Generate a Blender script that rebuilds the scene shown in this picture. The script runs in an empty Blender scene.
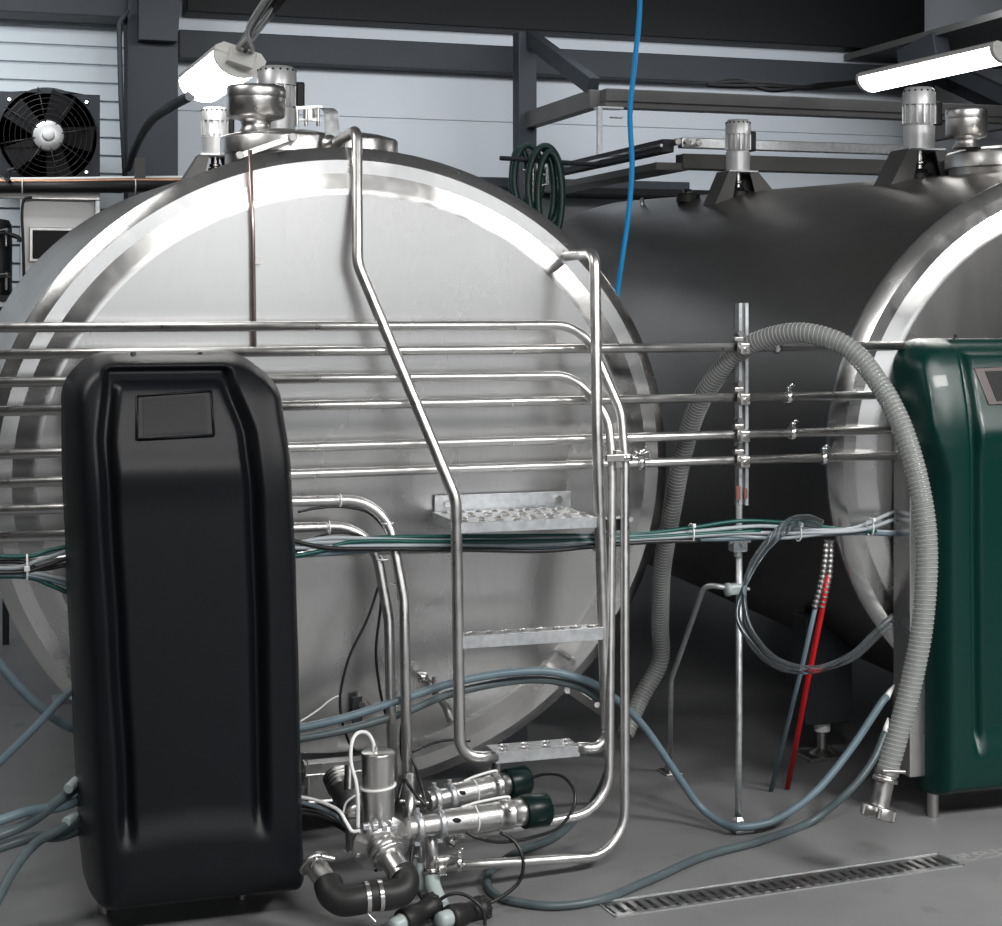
import bpy, bmesh, math, random
from mathutils import Vector, Matrix
random.seed(7)
C = bpy.context.scene.collection
PI = math.pi
F, CX, HY, EYE = 1690.0, 501.0, 309.0, 1.55
YAW = math.atan2(1690, 5179)
SN, CS = math.sin(YAW), math.cos(YAW)

# ---------------------------------------------------------------- survey helpers (photo bearings -> metres in the hall)
def ray(px, py):
    u = (px-CX)/F; v = (HY-py)/F
    return Vector((u*CS+SN, -u*SN+CS, v))
def at(px, py, Y):
    d = ray(px, py); t = Y/d.y
    return Vector((d.x*t, Y, EYE+d.z*t))
def atz(px, py, z):
    d = ray(px, py); t = (z-EYE)/d.z
    return Vector((d.x*t, d.y*t, z))
def pl(lst, Y=None):
    """points (px,py[,Y]) ; Y given as ('z',h) means lying at height h"""
    out = []
    for p in lst:
        y = p[2] if len(p) > 2 else Y
        out.append(atz(p[0], p[1], y[1]) if isinstance(y, tuple) else at(p[0], p[1], y))
    return out

# ---------------------------------------------------------------- curves
def spline(P, seg=10):
    P = [Vector(p) for p in P]
    if len(P) < 3: return P
    Q = [P[0]*2-P[1]]+P+[P[-1]*2-P[-2]]
    out = []
    for i in range(1, len(Q)-2):
        a, b, c, d = Q[i-1:i+3]
        for k in range(seg):
            t = k/seg
            out.append(.5*((2*b)+(c-a)*t+(2*a-5*b+4*c-d)*t*t+(3*b-a-3*c+d)*t**3))
    out.append(P[-1]); return out
def fillet(P, R, seg=8):
    P = [Vector(p) for p in P]; out = [P[0]]
    for i in range(1, len(P)-1):
        a, b, c = P[i-1], P[i], P[i+1]
        r = R[i-1] if isinstance(R, (list, tuple)) else R
        u = (a-b); v = (c-b); lu, lv = u.length, v.length; u.normalize(); v.normalize()
        ang = u.angle(v)
        if ang > PI-.01: out.append(b); continue
        t = min(r/math.tan(ang/2), lu*.49, lv*.49)
        p0, p1 = b+u*t, b+v*t
        rr = t*math.tan(ang/2); ctr = b+(u+v).normalized()*(rr/math.sin(ang/2))
        e0, e1 = p0-ctr, p1-ctr; tot = e0.angle(e1)
        for k in range(seg+1):
            s = k/seg
            w = (e0*math.sin((1-s)*tot)+e1*math.sin(s*tot))/math.sin(tot)
            out.append(ctr+w)
    out.append(P[-1]); return out
def resample(P, step):
    out = [P[0]]; acc = 0
    for a, b in zip(P, P[1:]):
        L = (b-a).length; pos = step-acc
        while pos <= L:
            out.append(a+(b-a)*(pos/L)); pos += step
        acc = (acc+L) % step if L else acc
    out.append(P[-1]); return out

# ---------------------------------------------------------------- mesh builder
class MB:
    def __init__(s): s.v = []; s.f = []; s.sm = []
    def add(s, vs, fs, smooth=True, M=None):
        o = len(s.v)
        s.v += [(M @ Vector(v)) if M else Vector(v) for v in vs]
        s.f += [tuple(i+o for i in f) for f in fs]; s.sm += [smooth]*len(fs)
        return s
    def box(s, lo, hi, bev=0, M=None):
        bm = bmesh.new(); bmesh.ops.create_cube(bm, size=1)
        c = (Vector(lo)+Vector(hi))/2; d = Vector(hi)-Vector(lo)
        for v in bm.verts: v.co = Vector((v.co.x*d.x, v.co.y*d.y, v.co.z*d.z))+c
        if bev: bmesh.ops.bevel(bm, geom=list(bm.edges), offset=min(bev, min(abs(x) for x in d)*.45), segments=2, affect='EDGES', profile=.5)
        bm.verts.index_update()
        s.add([v.co.copy() for v in bm.verts], [[v.index for v in f.verts] for f in bm.faces], False, M); bm.free(); return s
    def beam(s, a, b, w, h, up=(0, 0, 1), bev=0):
        a, b = Vector(a), Vector(b); d = b-a; L = d.length; d.normalize()
        u = Vector(up); x = d.cross(u).normalized(); z = x.cross(d)
        M = Matrix((x, d, z)).transposed().to_4x4(); M.translation = a
        return s.box((-w/2, 0, -h/2), (w/2, L, h/2), bev, M)
    def tube(s, P, r, n=12, cap=True, rf=None):
        P = [Vector(p) for p in P]
        Q = [P[0]]
        for p in P[1:]:
            if (p-Q[-1]).length > 1e-5: Q.append(p)
        P = Q; T = []
        for i in range(len(P)):
            T.append((P[min(i+1, len(P)-1)]-P[max(i-1, 0)]).normalized())
        ref = Vector((0, 0, 1)) if abs(T[0].z) < .9 else Vector((1, 0, 0))
        x = T[0].cross(ref).normalized(); vs = []; fs = []
        for i, (p, t) in enumerate(zip(P, T)):
            x = (x-t*x.dot(t)).normalized(); y = t.cross(x)
            rr = rf(i, len(P)) if rf else r
            for k in range(n):
                a = 2*PI*k/n; vs.append(p+(x*math.cos(a)+y*math.sin(a))*rr)
        for i in range(len(P)-1):
            for k in range(n):
                k2 = (k+1) % n
                fs.append((i*n+k, i*n+k2, (i+1)*n+k2, (i+1)*n+k))
        s.add(vs, fs, True)
        if cap:
            o = len(s.v)-len(vs)
            s.f += [tuple(o+k for k in reversed(range(n))), tuple(o+(len(P)-1)*n+k for k in range(n))]; s.sm += [False, False]
        return s
    def lathe(s, o, axis, prof, n=32, sx=1.0, flat=False, xd=None, spin=0):
        """prof: (t along axis, radius); a repeated point makes a crisp edge"""
        o = Vector(o); w = Vector(axis).normalized()
        ref = Vector(xd) if xd else (Vector((1, 0, 0)) if abs(w.x) < .9 else Vector((0, 1, 0)))
        x = (ref-w*ref.dot(w)).normalized(); y = w.cross(x); rings = []
        vs = []; fs = []
        for (t, r) in prof:
            for k in range(n):
                a = 2*PI*k/n+spin
                vs.append(o+w*t+(x*math.cos(a)*sx+y*math.sin(a))*max(r, 1e-4))
        for i in range(len(prof)-1):
            if prof[i] == prof[i+1]: continue
            for k in range(n):
                k2 = (k+1) % n
                fs.append((i*n+k, i*n+k2, (i+1)*n+k2, (i+1)*n+k))
        s.add(vs, fs, not flat); return s
    def cyl(s, a, b, r, n=24, bev=None, r2=None):
        a, b = Vector(a), Vector(b); L = (b-a).length; r2 = r if r2 is None else r2
        e = min(r, r2, L)*.08 if bev is None else bev
        return s.lathe(a, b-a, [(0, 0), (0, r-e), (0, r-e), (e, r), (e, r), (L-e, r2), (L-e, r2), (L, r2-e), (L, r2-e), (L, 0)], n)
    def prism(s, poly, d, bev=0):
        """poly: list of points (world), extruded by vector d"""
        bm = bmesh.new(); vs = [bm.verts.new(p) for p in poly]; f = bm.faces.new(vs)
        r = bmesh.ops.extrude_face_region(bm, geom=[f])
        for v in r['geom']:
            if isinstance(v, bmesh.types.BMVert): v.co += Vector(d)
        bmesh.ops.recalc_face_normals(bm, faces=bm.faces)
        if bev: bmesh.ops.bevel(bm, geom=list(bm.edges), offset=bev, segments=2, affect='EDGES', profile=.5)
        bm.verts.index_update()
        s.add([v.co.copy() for v in bm.verts], [[v.index for v in f.verts] for f in bm.faces], False); bm.free(); return s
    def sphere(s, c, r, n=16, sc=(1, 1, 1)):
        prof = [(-r*math.cos(PI*i/10), r*math.sin(PI*i/10)) for i in range(11)]
        o = len(s.v); s.lathe((0, 0, 0), (0, 0, 1), prof, n)
        for i in range(o, len(s.v)):
            v = s.v[i]; s.v[i] = Vector((v.x*sc[0], v.y*sc[1], v.z*sc[2]))+Vector(c)
        return s
    def build(s, name, m, parent=None, local=False):
        me = bpy.data.meshes.new(name); o = bpy.data.objects.new(name, me)
        off = Vector((0, 0, 0))
        if not local:
            q = parent
            while q: off += q.location; q = q.parent
        if not parent and not local:
            lo = Vector([min(v[i] for v in s.v) for i in range(3)]); hi = Vector([max(v[i] for v in s.v) for i in range(3)])
            off = Vector(((lo.x+hi.x)/2, (lo.y+hi.y)/2, lo.z)); o.location = off
        me.from_pydata([v-off for v in s.v], [], s.f)
        me.polygons.foreach_set('use_smooth', s.sm)
        bm = bmesh.new(); bm.from_mesh(me)
        bmesh.ops.remove_doubles(bm, verts=bm.verts, dist=1e-6) if False else None
        bmesh.ops.recalc_face_normals(bm, faces=bm.faces); bm.to_mesh(me); bm.free()
        me.materials.append(m); C.objects.link(o)
        if parent: o.parent = parent
        return o
def tag(o, label=None, cat=None, group=None, kind=None):
    if label: o['label'] = label
    if cat: o['category'] = cat
    if group: o['group'] = group
    if kind: o['kind'] = kind
    return o
def thing(name, label, cat, loc, group=None):
    o = bpy.data.objects.new(name, None); o.empty_display_size = .05
    C.objects.link(o); o.location = loc
    return tag(o, label, cat, group)
def copy_tree(o, parent=None):
    c = o.copy(); C.objects.link(c); c.parent = parent
    for ch in [x for x in bpy.data.objects if x.parent == o]: copy_tree(ch, c)
    return c

# ---------------------------------------------------------------- materials
def mat(name, col, rough=.5, metal=0., noise=None, bump=None, rvar=None, stretch=(1, 1, 1), aniso=0, spec=.5, coat=0, trans=0, emit=None, estr=0, ior=1.45, alpha=1):
    m = bpy.data.materials.new(name); m.use_nodes = True; nt = m.node_tree; N = nt.nodes; L = nt.links
    b = N['Principled BSDF']
    b.inputs['Base Color'].default_value = (*col, 1); b.inputs['Roughness'].default_value = rough; b.inputs['Metallic'].default_value = metal
    b.inputs['Specular IOR Level'].default_value = spec; b.inputs['Coat Weight'].default_value = coat; b.inputs['IOR'].default_value = ior
    b.inputs['Transmission Weight'].default_value = trans; b.inputs['Anisotropic'].default_value = aniso; b.inputs['Alpha'].default_value = alpha
    if emit: b.inputs['Emission Color'].default_value = (*emit, 1); b.inputs['Emission Strength'].default_value = estr
    tc = N.new('ShaderNodeTexCoord'); mp = N.new('ShaderNodeMapping'); mp.inputs['Scale'].default_value = stretch
    L.new(tc.outputs['Object'], mp.inputs['Vector'])
    def nz(scale, det=5):
        n = N.new('ShaderNodeTexNoise'); n.inputs['Scale'].default_value = scale; n.inputs['Detail'].default_value = det
        L.new(mp.outputs[0], n.inputs['Vector']); return n
    if noise:
        sc, amt = noise; n = nz(sc); r = N.new('ShaderNodeMapRange'); r.inputs['From Min'].default_value = .3; r.inputs['From Max'].default_value = .7
        r.inputs['To Min'].default_value = 1-amt; r.inputs['To Max'].default_value = 1+amt
        L.new(n.outputs['Fac'], r.inputs['Value'])
        x = N.new('ShaderNodeVectorMath'); x.operation = 'SCALE'; x.inputs[0].default_value = col
        L.new(r.outputs[0], x.inputs['Scale']); L.new(x.outputs[0], b.inputs['Base Color'])
    if rvar:
        sc, amt = rvar; n = nz(sc); r = N.new('ShaderNodeMapRange'); r.inputs['From Min'].default_value = .3; r.inputs['From Max'].default_value = .7
        r.inputs['To Min'].default_value = max(rough-amt, .02); r.inputs['To Max'].default_value = rough+amt
        L.new(n.outputs['Fac'], r.inputs['Value']); L.new(r.outputs[0], b.inputs['Roughness'])
    if bump:
        sc, amt = bump[:2]; n = nz(sc, bump[2] if len(bump) > 2 else 4); bp = N.new('ShaderNodeBump'); bp.inputs['Strength'].default_value = amt; bp.inputs['Distance'].default_value = .01
        L.new(n.outputs['Fac'], bp.inputs['Height']); L.new(bp.outputs[0], b.inputs['Normal'])
    return m
M = {}
M['plate'] = mat('brushed_plate', (.60, .595, .59), .27, 1, rvar=(3, .05), noise=(60, .02), bump=(1.3, .04, 1), stretch=(1, 1, .35))
M['rim'] = mat('satin_rim', (.66, .655, .65), .24, 1, rvar=(14, .05))
M['barrel'] = mat('barrel_steel', (.26, .245, .23), .34, 1, rvar=(5, .05), noise=(9, .04), stretch=(1, .3, 1))  # base darker than the head steel, imitating the dim surroundings it mirrors
M['steel'] = mat('pipe_steel', (.70, .69, .68), .33, 1, rvar=(30, .06))
M['steel_dark'] = mat('dull_steel', (.46, .45, .44), .36, 1, rvar=(40, .08))
M['chrome'] = mat('polished_steel', (.74, .73, .72), .2, 1)
M['galv'] = mat('galvanised_steel', (.58, .60, .62), .42, .85, noise=(60, .12), rvar=(40, .1))
M['motor'] = mat('cast_aluminium_paint', (.60, .61, .62), .4, .5, noise=(30, .05))
M['slate'] = mat('slate_paint', (.031, .035, .041), .55, spec=.25, noise=(4, .08))
M['greybeam'] = mat('grey_beam_paint', (.095, .094, .093), .5, spec=.25, noise=(5, .08))
M['blackp'] = mat('black_plastic', (.0045, .0055, .0075), .40, bump=(500, .10), noise=(7, .1), spec=.28)
M['greenp'] = mat('green_plastic', (.0005, .024, .0195), .27, bump=(420, .12), spec=.38, coat=.08)
M['screen'] = mat('dark_screen', (.005, .0055, .0065), .42, spec=.2)
M['bezel'] = mat('maroon_bezel', (.045, .03, .03), .35)
M['rubber'] = mat('black_rubber', (.012, .012, .012), .5, bump=(200, .05))
M['cable_black'] = mat('cable_black', (.012, .013, .014), .32)
M['hose_blue'] = mat('blue_grey_hose', (.115, .165, .195), .38, noise=(20, .1))
M['hose_slate'] = mat('slate_grey_hose', (.07, .092, .10), .38, noise=(20, .1))
M['clear'] = mat('clear_tube', (.62, .68, .72), .06, trans=.95, ior=1.25)
M['hose_clear'] = mat('translucent_hose', (.33, .345, .335), .2, trans=.45, ior=1.25)
M['coil'] = mat('hose_coil', (.40, .415, .41), .3, noise=(40, .1))
M['white'] = mat('white_plastic', (.78, .79, .78), .4)
M['whitem'] = mat('white_enamel', (.80, .80, .80), .4)
M['grey_cable'] = mat('pale_grey_cable', (.34, .375, .40), .4)
M['blue_cable'] = mat('bright_blue_tube', (.02, .26, .60), .3)
M['teal'] = mat('teal_cable', (.003, .07, .06), .35)
M['copper'] = mat('copper_pipe', (.62, .36, .24), .35, .8)
M['red'] = mat('red_tube', (.50, .008, .012), .3)
M['reelgreen'] = mat('dark_green_hose', (.012, .045, .038), .38)
M['capgreen'] = mat('dark_green_cap', (.001, .010, .009), .34, spec=.3)
M['milky'] = mat('milky_plastic', (.36, .42, .42), .35)
M['redmark'] = mat('faded_red_paint', (.24, .09, .08), .5)
M['void'] = mat('dark_void', (.004, .004, .005), .9)
M['lamp'] = mat('lit_diffuser', (.9, .9, .9), .4, emit=(1, .98, .95), estr=9)
M['lampbody'] = mat('lamp_housing', (.70, .70, .68), .4)
M['window'] = mat('added_panel_glow', (.9, .9, .9), .4, emit=(.95, .98, 1), estr=1.4)  # glow of the panels added behind the camera

def floor_mat():
    m = mat('resin_floor', (.30, .305, .31), .48, noise=None)
    nt = m.node_tree; N = nt.nodes; L = nt.links; b = N['Principled BSDF']
    tc = N.new('ShaderNodeTexCoord')
    n1 = N.new('ShaderNodeTexNoise'); n1.inputs['Scale'].default_value = 1.6; n1.inputs['Detail'].default_value = 8; n1.inputs['Roughness'].default_value = .6
    n2 = N.new('ShaderNodeTexNoise'); n2.inputs['Scale'].default_value = 7; n2.inputs['Detail'].default_value = 8
    r1 = N.new('ShaderNodeValToRGB'); r1.color_ramp.elements[0].position = .3; r1.color_ramp.elements[0].color = (.140, .142, .146, 1)
    r1.color_ramp.elements[1].position = .7; r1.color_ramp.elements[1].color = (.195, .197, .20, 1)
    r2 = N.new('ShaderNodeValToRGB'); r2.color_ramp.elements[0].position = .63; r2.color_ramp.elements[0].color = (1, 1, 1, 1)
    r2.color_ramp.elements[1].position = .74; r2.color_ramp.elements[1].color = (.72, .70, .68, 1)
    mx = N.new('ShaderNodeMix'); mx.data_type = 'RGBA'; mx.blend_type = 'MULTIPLY'; mx.inputs['Factor'].default_value = 1
    L.new(tc.outputs['Object'], n1.inputs['Vector']); L.new(tc.outputs['Object'], n2.inputs['Vector'])
    L.new(n1.outputs['Fac'], r1.inputs['Fac']); L.new(n2.outputs['Fac'], r2.inputs['Fac'])
    L.new(r1.outputs['Color'], mx.inputs['A']); L.new(r2.outputs['Color'], mx.inputs['B']); L.new(mx.outputs['Result'], b.inputs['Base Color'])
    bp = N.new('ShaderNodeBump'); bp.inputs['Strength'].default_value = .12; bp.inputs['Distance'].default_value = .01
    n3 = N.new('ShaderNodeTexNoise'); n3.inputs['Scale'].default_value = 9; n3.inputs['Detail'].default_value = 6; L.new(tc.outputs['Object'], n3.inputs['Vector'])
    L.new(n3.outputs['Fac'], bp.inputs['Height']); L.new(bp.outputs[0], b.inputs['Normal'])
    return m
M['floor'] = floor_mat()
M['cladding'] = mat('pale_blue_cladding', (.50, .545, .58), .5, noise=(2, .03))
M['panel'] = mat('pale_grey_panel', (.47, .50, .54), .5, noise=(1.2, .04))
M['hallwall'] = mat('hall_wall', (.30, .30, .30), .7, noise=(1.5, .05))
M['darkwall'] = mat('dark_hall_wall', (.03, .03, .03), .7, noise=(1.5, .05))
M['ceil'] = mat('ceiling_sheet', (.55, .55, .55), .7, noise=(1.5, .05))

# ================================================================ THE HALL
XL, XR, YF, YB, H = -2.6, 9.5, -5.0, 9.6, 3.75
def struct(name, mb, m, parent=None):
    return tag(mb.build(name, m, parent), kind='structure')
DQ = [atz(615, 918, 0), atz(965, 866, 0), atz(944, 851.5, 0), atz(600, 902, 0)]      # drain corners: near left, near right, far right, far left
DU = (DQ[1]-DQ[0]).normalized(); DV = Vector((-DU.y, DU.x, 0)); DLEN = (DQ[1]-DQ[0]).length; DWID = (DQ[3]-DQ[0]).dot(DV)
DM = Matrix((DU, DV, Vector((0, 0, 1)))).transposed().to_4x4(); DM.translation = DQ[0]
DQ = [DM @ Vector(p) for p in ((0, 0, 0), (DLEN, 0, 0), (DLEN, DWID, 0), (0, DWID, 0))]
b = MB()
RQ = [Vector((XL, YF, 0)), Vector((XR, YF, 0)), Vector((XR, YB, 0)), Vector((XL, YB, 0))]
b.add(RQ+DQ+[p-Vector((0, 0, .12)) for p in RQ+DQ], [f for k in range(4) for f in ((k, (k+1) % 4, 4+(k+1) % 4, 4+k), (8+k, 8+(k+1) % 4, 12+(k+1) % 4, 12+k), (4+k, 4+(k+1) % 4, 12+(k+1) % 4, 12+k), (k, (k+1) % 4, 8+(k+1) % 4, 8+k))], False)
struct('floor', b, M['floor'])
# back wall: corrugated boards to the left of the column, wide smooth panels to the right
colx = at(150, 100, 9.4).x
b = MB(); z = 0.0; hh = .10
while z < H:
    b.prism([(XL, YB, z), (XL, YB-.03, z+.004), (XL, YB-.018, z+hh-.012), (XL, YB, z+hh)], (colx-XL, 0, 0)); z += hh
struct('wall_back', b, M['cladding'])
b = MB(); z = 0.0
zs = [0, .62, 1.30, 1.98, 2.66, 3.34, H]
for z0, z1 in zip(zs, zs[1:]):
    b.box((colx, YB-.03, z0+.004), (XR, YB+.05, z1-.004), .004)
b.box((colx, YB-.02, 0), (XR, YB+.1, H))
struct('wall_rear', b, M['panel'])
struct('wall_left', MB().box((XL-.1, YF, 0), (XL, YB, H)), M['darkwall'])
struct('wall_right', MB().box((XR, YF, 0), (XR+.1, YB, H)), mat('right_hall_wall', (.09, .09, .09), .7, noise=(1.5, .05)))
struct('wall_front', MB().box((XL, YF-.1, 0), (XR, YF, H)), M['hallwall'])
struct('ceiling', MB().box((XL, YF, H), (XR, YB, H+.1)), M['ceil'])
# unseen glowing panels added behind the camera for the tank ends to mirror
for i, (x0, x1) in enumerate(((-1.8, .8), (1.1, 3.7), (4.0, 6.4))):
    w = struct('window_%d' % (i+1), MB().box((x0, YF+.0, .75), (x1, YF+.02, 3.35)), M['window'])
    fb = MB()
    for a in (x0-.05, (x0+x1)/2-.025, x1): fb.box((a, YF, .7), (a+.05, YF+.05, 3.4))
    for a in (.7, 3.35): fb.box((x0-.05, YF, a), (x1+.05, YF+.05, a+.05))
    struct('window_frame', fb, M['slate'], w)

# ---- steel frame in front of the rear wall
def hz(px0, px1, ytop, ybot, pxref, Yf, dep, name, label, cat, m, group=None):
    z1 = at(pxref, ytop, Yf).z; z0 = at(pxref, ybot, Yf).z
    x0 = at(px0, 200, Yf).x; x1 = at(px1, 200, Yf).x
    return tag(MB().box((x0, Yf, z0), (x1, Yf+dep, z1), .006).build(name, m), label, cat, group)
t = thing('steel_column', 'dark slate steel column standing left behind the silver tank and the lamp', 'column', at(152, 300, 9.2)*1)
t.location.z = 0
x0, x1 = at(128, 100, 9.15).x, at(178, 100, 9.15).x
cb = MB(); cb.box((x0, 9.15, 0), (x1, 9.17, H-.02)); cb.box((x0, 9.37, 0), (x1, 9.39, H-.02)); cb.box(((x0+x1)/2-.01, 9.17, 0), ((x0+x1)/2+.01, 9.37, H-.02))
cb.build('flange_section', M['slate'], t)
xa, xb = at(138, 20, 9.1).x, at(186, 20, 9.1).x
MB().prism([(xa, 9.05, H-.02), (xb, 9.05, H-.02), (xb-.05, 9.05, at(150, 40, 9.05).z), (xa, 9.05, at(150, 40, 9.05).z)], (0, .09, 0), .004).build('haunch_plate', M['slate'], t)
hz(179, 935, 47, 74, 530, 9.42, .14, 'wall_beam', 'dark slate horizontal beam along the rear wall, under the black roof beam', 'beam', M['slate'])
hz(187, 925, -40, 30, 530, 9.36, .2, 'roof_beam', 'black deep beam running under the roof at the top edge', 'beam', mat('black_beam_paint', (.007, .0075, .008), .5, spec=.15))
hz(-60, 128, -30, 14, 60, 9.2, .25, 'roof_beam', 'short dark beam above the corrugated cladding in the upper left corner', 'beam', M['slate'])
hz(425, 690, 178, 188, 530, 9.30, .2, 'wall_rail', 'dark slate low rail on the rear wall between the two tanks', 'beam', M['slate'])
hz(560, 900, 187.5, 195, 600, 9.25, .33, 'rail_shadow_strip', 'black strip painted as shadow under the low wall rail behind the dark tank', 'shadow strip', M['void'])  # dark strip stands in for the shadow below the rail
# frames: wall posts, arms and braces carrying the grey beam
Yg = 8.0
zg1, zg0 = at(607, 88, Yg).z, at(607, 107, Yg).z
for (pa, lab) in ((525, 'dark slate wall post between the tanks behind the green hose reel'), (921, 'dark slate wall post behind the tall grey motor on the right tank')):
    X = at(pa, 120, 9.13).x
    t = thing('bracket_post', lab, 'post', (X, 9.2, 0))
    MB().box((X-.055, 9.08, 0), (X+.055, 9.19, zg1+.45), .006).build('post', M['slate'], t)
    zb = at(516, 125, 9.2).z
    xg = at(600, 98, Yg).x if pa < 600 else X+.02
    if pa < 600: xg = X+.035
    MB().beam((X+.02, 9.08, (zg0+zg1)/2), (X+.02, Yg+.08, (zg0+zg1)/2), .06, zg1-zg0, bev=.004).build('arm', M['greybeam'], t)
    MB().beam((X+.02, 9.10, zg1+.42), (X+.02, Yg+.1, zg1+.02), .06, .09, bev=.004).build('brace', M['slate'], t)
x0, x1 = at(606, 100, Yg).x, 6.9
g = MB(); g.box((x0, Yg, zg0+.03), (x1, Yg+.09, zg1), .005); g.box((x0+.0, Yg+.004, zg0), (x1, Yg+.09, zg0+.03), .002)
tag(g.build('grey_beam', M['greybeam']), 'long grey box beam spanning above the dark tank, held on wall brackets', 'beam')
# brace over the right tank
tag(MB().beam(at(934, 74, 9.29), at(1030, 118, 8.4), .10, .10, bev=.006).build('diagonal_brace', M['slate']), 'dark diagonal brace in the upper right corner behind the long lamp', 'beam')
tag(MB().beam(at(905, 62, 8.8), at(942, 44, 8.5), .12, .14, bev=.006).build('beam_bracket', M['slate']), 'short dark bracket at the right end of the black roof beam', 'bracket')
tag(MB().box((at(926, 20, 8.6).x, 6.2, at(960, 40, 8.6).z), (XR-.1, 9.55, at(960, 40, 8.6).z+.04)).build('ceiling_panel', M['greybeam']), 'dull grey sheet panel under the roof in the upper right corner', 'panel')

# door track hanging from the grey beam
Xt = at(598, 160, 8.0).x
zt = at(680, 146, 7.12).z
t = thing('door_track', 'black angled sliding track hanging between the green reel and the pale rail', 'track', (Xt, 8.0, zt))
tb = MB(); tb.box((Xt-.03, 7.12, zt-.03), (Xt+.03, 8.75, zt+.03), .004)
tb.build('track_profile', M['slate'], t)
MB().box((Xt-.05, 7.14, zt-.11), (Xt+.11, 8.75, zt-.075), .003).build('lower_flange', M['greybeam'], t)
MB().tube([(Xt-.033, 7.12, zt+.0), (Xt-.033, 8.75, zt+.0)], .008, 8).build('cable', M['chrome'], t)
t = thing('hanger_bracket', 'galvanised L-shaped hanger dropping from the grey beam to the black track', 'bracket', (Xt, 7.97, zg0))
MB().box((Xt-.012, 7.97, zt-.02), (Xt+.012, 7.995, zg0-.01), .002).build('strap', M['galv'], t)
MB().box((Xt-.012, 7.97, zg0-.012), (Xt+.13, 8.03, zg0-.001), .002).build('foot', M['galv'], t)
MB().box((Xt+.07, 7.98, zg0-.055), (Xt+.13, 8.02, zg0-.048), .002).build('clip', M['galv'], t)
Yr = 7.10
t = thing('pale_rail', 'pale galvanised rail running level behind the motors of the dark tank', 'rail', at(700, 146, Yr))
xr0, xr1 = at(682, 146, Yr).x, at(905, 146, Yr).x
za, zb = at(790, 141, Yr).z, at(790, 151, Yr).z
MB().box((xr0, Yr, zb), (xr1, Yr+.05, za), .004).build('rail_profile', M['galv'], t)
rb = MB()
for q in (0, .05, .1): rb.cyl((xr0-.03+q, Yr-.03, (za+zb)/2+.0), (xr0-.03+q, Yr+.06, (za+zb)/2), .016, 12)
rb.build('roller', M['chrome'], t)
zc = at(790, 156, Yr).z; zd = at(790, 171, Yr).z
d = MB().box((xr0+.02, Yr+.03, zd), (xr1, Yr+.12, zc), .005).build('dark_channel', M['greybeam'], t)

# green hose reel
Yh = 7.9
t = thing('hose_reel', 'dark green hose looped in tall coils over a wall bar between the tanks', 'hose reel', at(533, 180, Yh))
hb = MB()
for (cx_, cy_, rx, ry, yy) in ((528, 178, 14, 33, 0), (541, 190, 13, 42, -.03), (545, 186, 17, 40, -.06), (520, 180, 8, 32, .03), (550, 196, 12, 44, -.09)):
    P = []
    for k in range(41):
        a = 2*PI*k/40
        P.append(at(cx_+rx*math.cos(a), cy_-ry*math.sin(a), Yh+yy+.02*math.sin(a)))
    hb.tube(P, .017, 10, cap=False)
hb.build('coils', M['reelgreen'], t)
hb = MB().cyl(at(500, 158, Yh), at(600, 165, Yh), .012, 10); hb.build('support_bar', M['slate'], t)
hb = MB()
for (a, b2) in (((522, 170), (545, 175)), ((524, 182), (540, 180)), ((533, 160), (533, 200)), ((538, 178), (538, 210)), ((530, 188), (548, 184))):
    hb.cyl(at(*a, Yh-.03), at(*b2, Yh-.03), .008, 8)
hb.build('hub', M['steel_dark'], t)
MB().box(at(548, 172, Yh+.02)-Vector((0, 0, .06)), at(553, 152, Yh+.02)+Vector((0, .03, 0)), .003).build('clamp', M['galv'], t)

# ---- left background: fan unit, pipes, white cabinet, black unit
Yfan = 8.2
t = thing('cooling_fan', 'black square panel fan with a round guard and bright hub at upper left', 'fan', at(48, 180, Yfan))
x0, x1 = at(-14, 130, Yfan).x, at(100, 130, Yfan).x; z0, z1 = at(50, 181, Yfan).z, at(50, 93, Yfan).z
fc = at(48, 136, Yfan); R = .23*.98
fbx = MB()
n = 48   # panel with a round opening
vs = []; fs = []
for y in (Yfan, Yfan+.03):
    for k in range(n):
        a = 2*PI*k/n; c, s_ = math.cos(a), math.sin(a); vs.append((fc.x+R*c, y, fc.z+R*s_))
    for k in range(n):
        a = 2*PI*k/n; c, s_ = math.cos(a), math.sin(a); m_ = max(abs(c), abs(s_)); 
        vs.append((min(max(fc.x+c/m_*.4, x0), x1), y, min(max(fc.z+s_/m_*.4, z0), z1)))
for k in range(n):
    k2 = (k+1) % n
    fs += [(k, k2, n+k2, n+k), (2*n+k, 2*n+k2, 3*n+k2, 3*n+k), (n+k, n+k2, 3*n+k2, 3*n+k), (k, k2, 2*n+k2, 2*n+k)]
fbx.add(vs, fs, False); fbx.box((x0, Yfan+.03, z0), (x1, Yfan+.035+.0, z1)); fbx.build('panel', M['slate'], t)
MB().lathe(fc+Vector((0, .03, 0)), (0, -1, 0), [(0, R), (0, R*.2), (0, 0)], 40).build('back_disc', M['void'], t)
gb = MB()
for rr in [R*q/9 for q in range(3, 10)]:
    gb.tube([fc+Vector((rr*math.cos(2*PI*k/40), -.035+.02*(rr/R)**2, rr*math.sin(2*PI*k/40))) for k in range(41)], .0015, 5, cap=False)
for k in range(8):
    a = PI*k/4+.2; gb.tube([fc+Vector((.05*math.cos(a), -.036, .05*math.sin(a))), fc+Vector((R*1.03*math.cos(a), -.01, R*1.03*math.sin(a)))], .003, 5)
gb.build('wire_guard', M['cable_black'], t)
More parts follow.
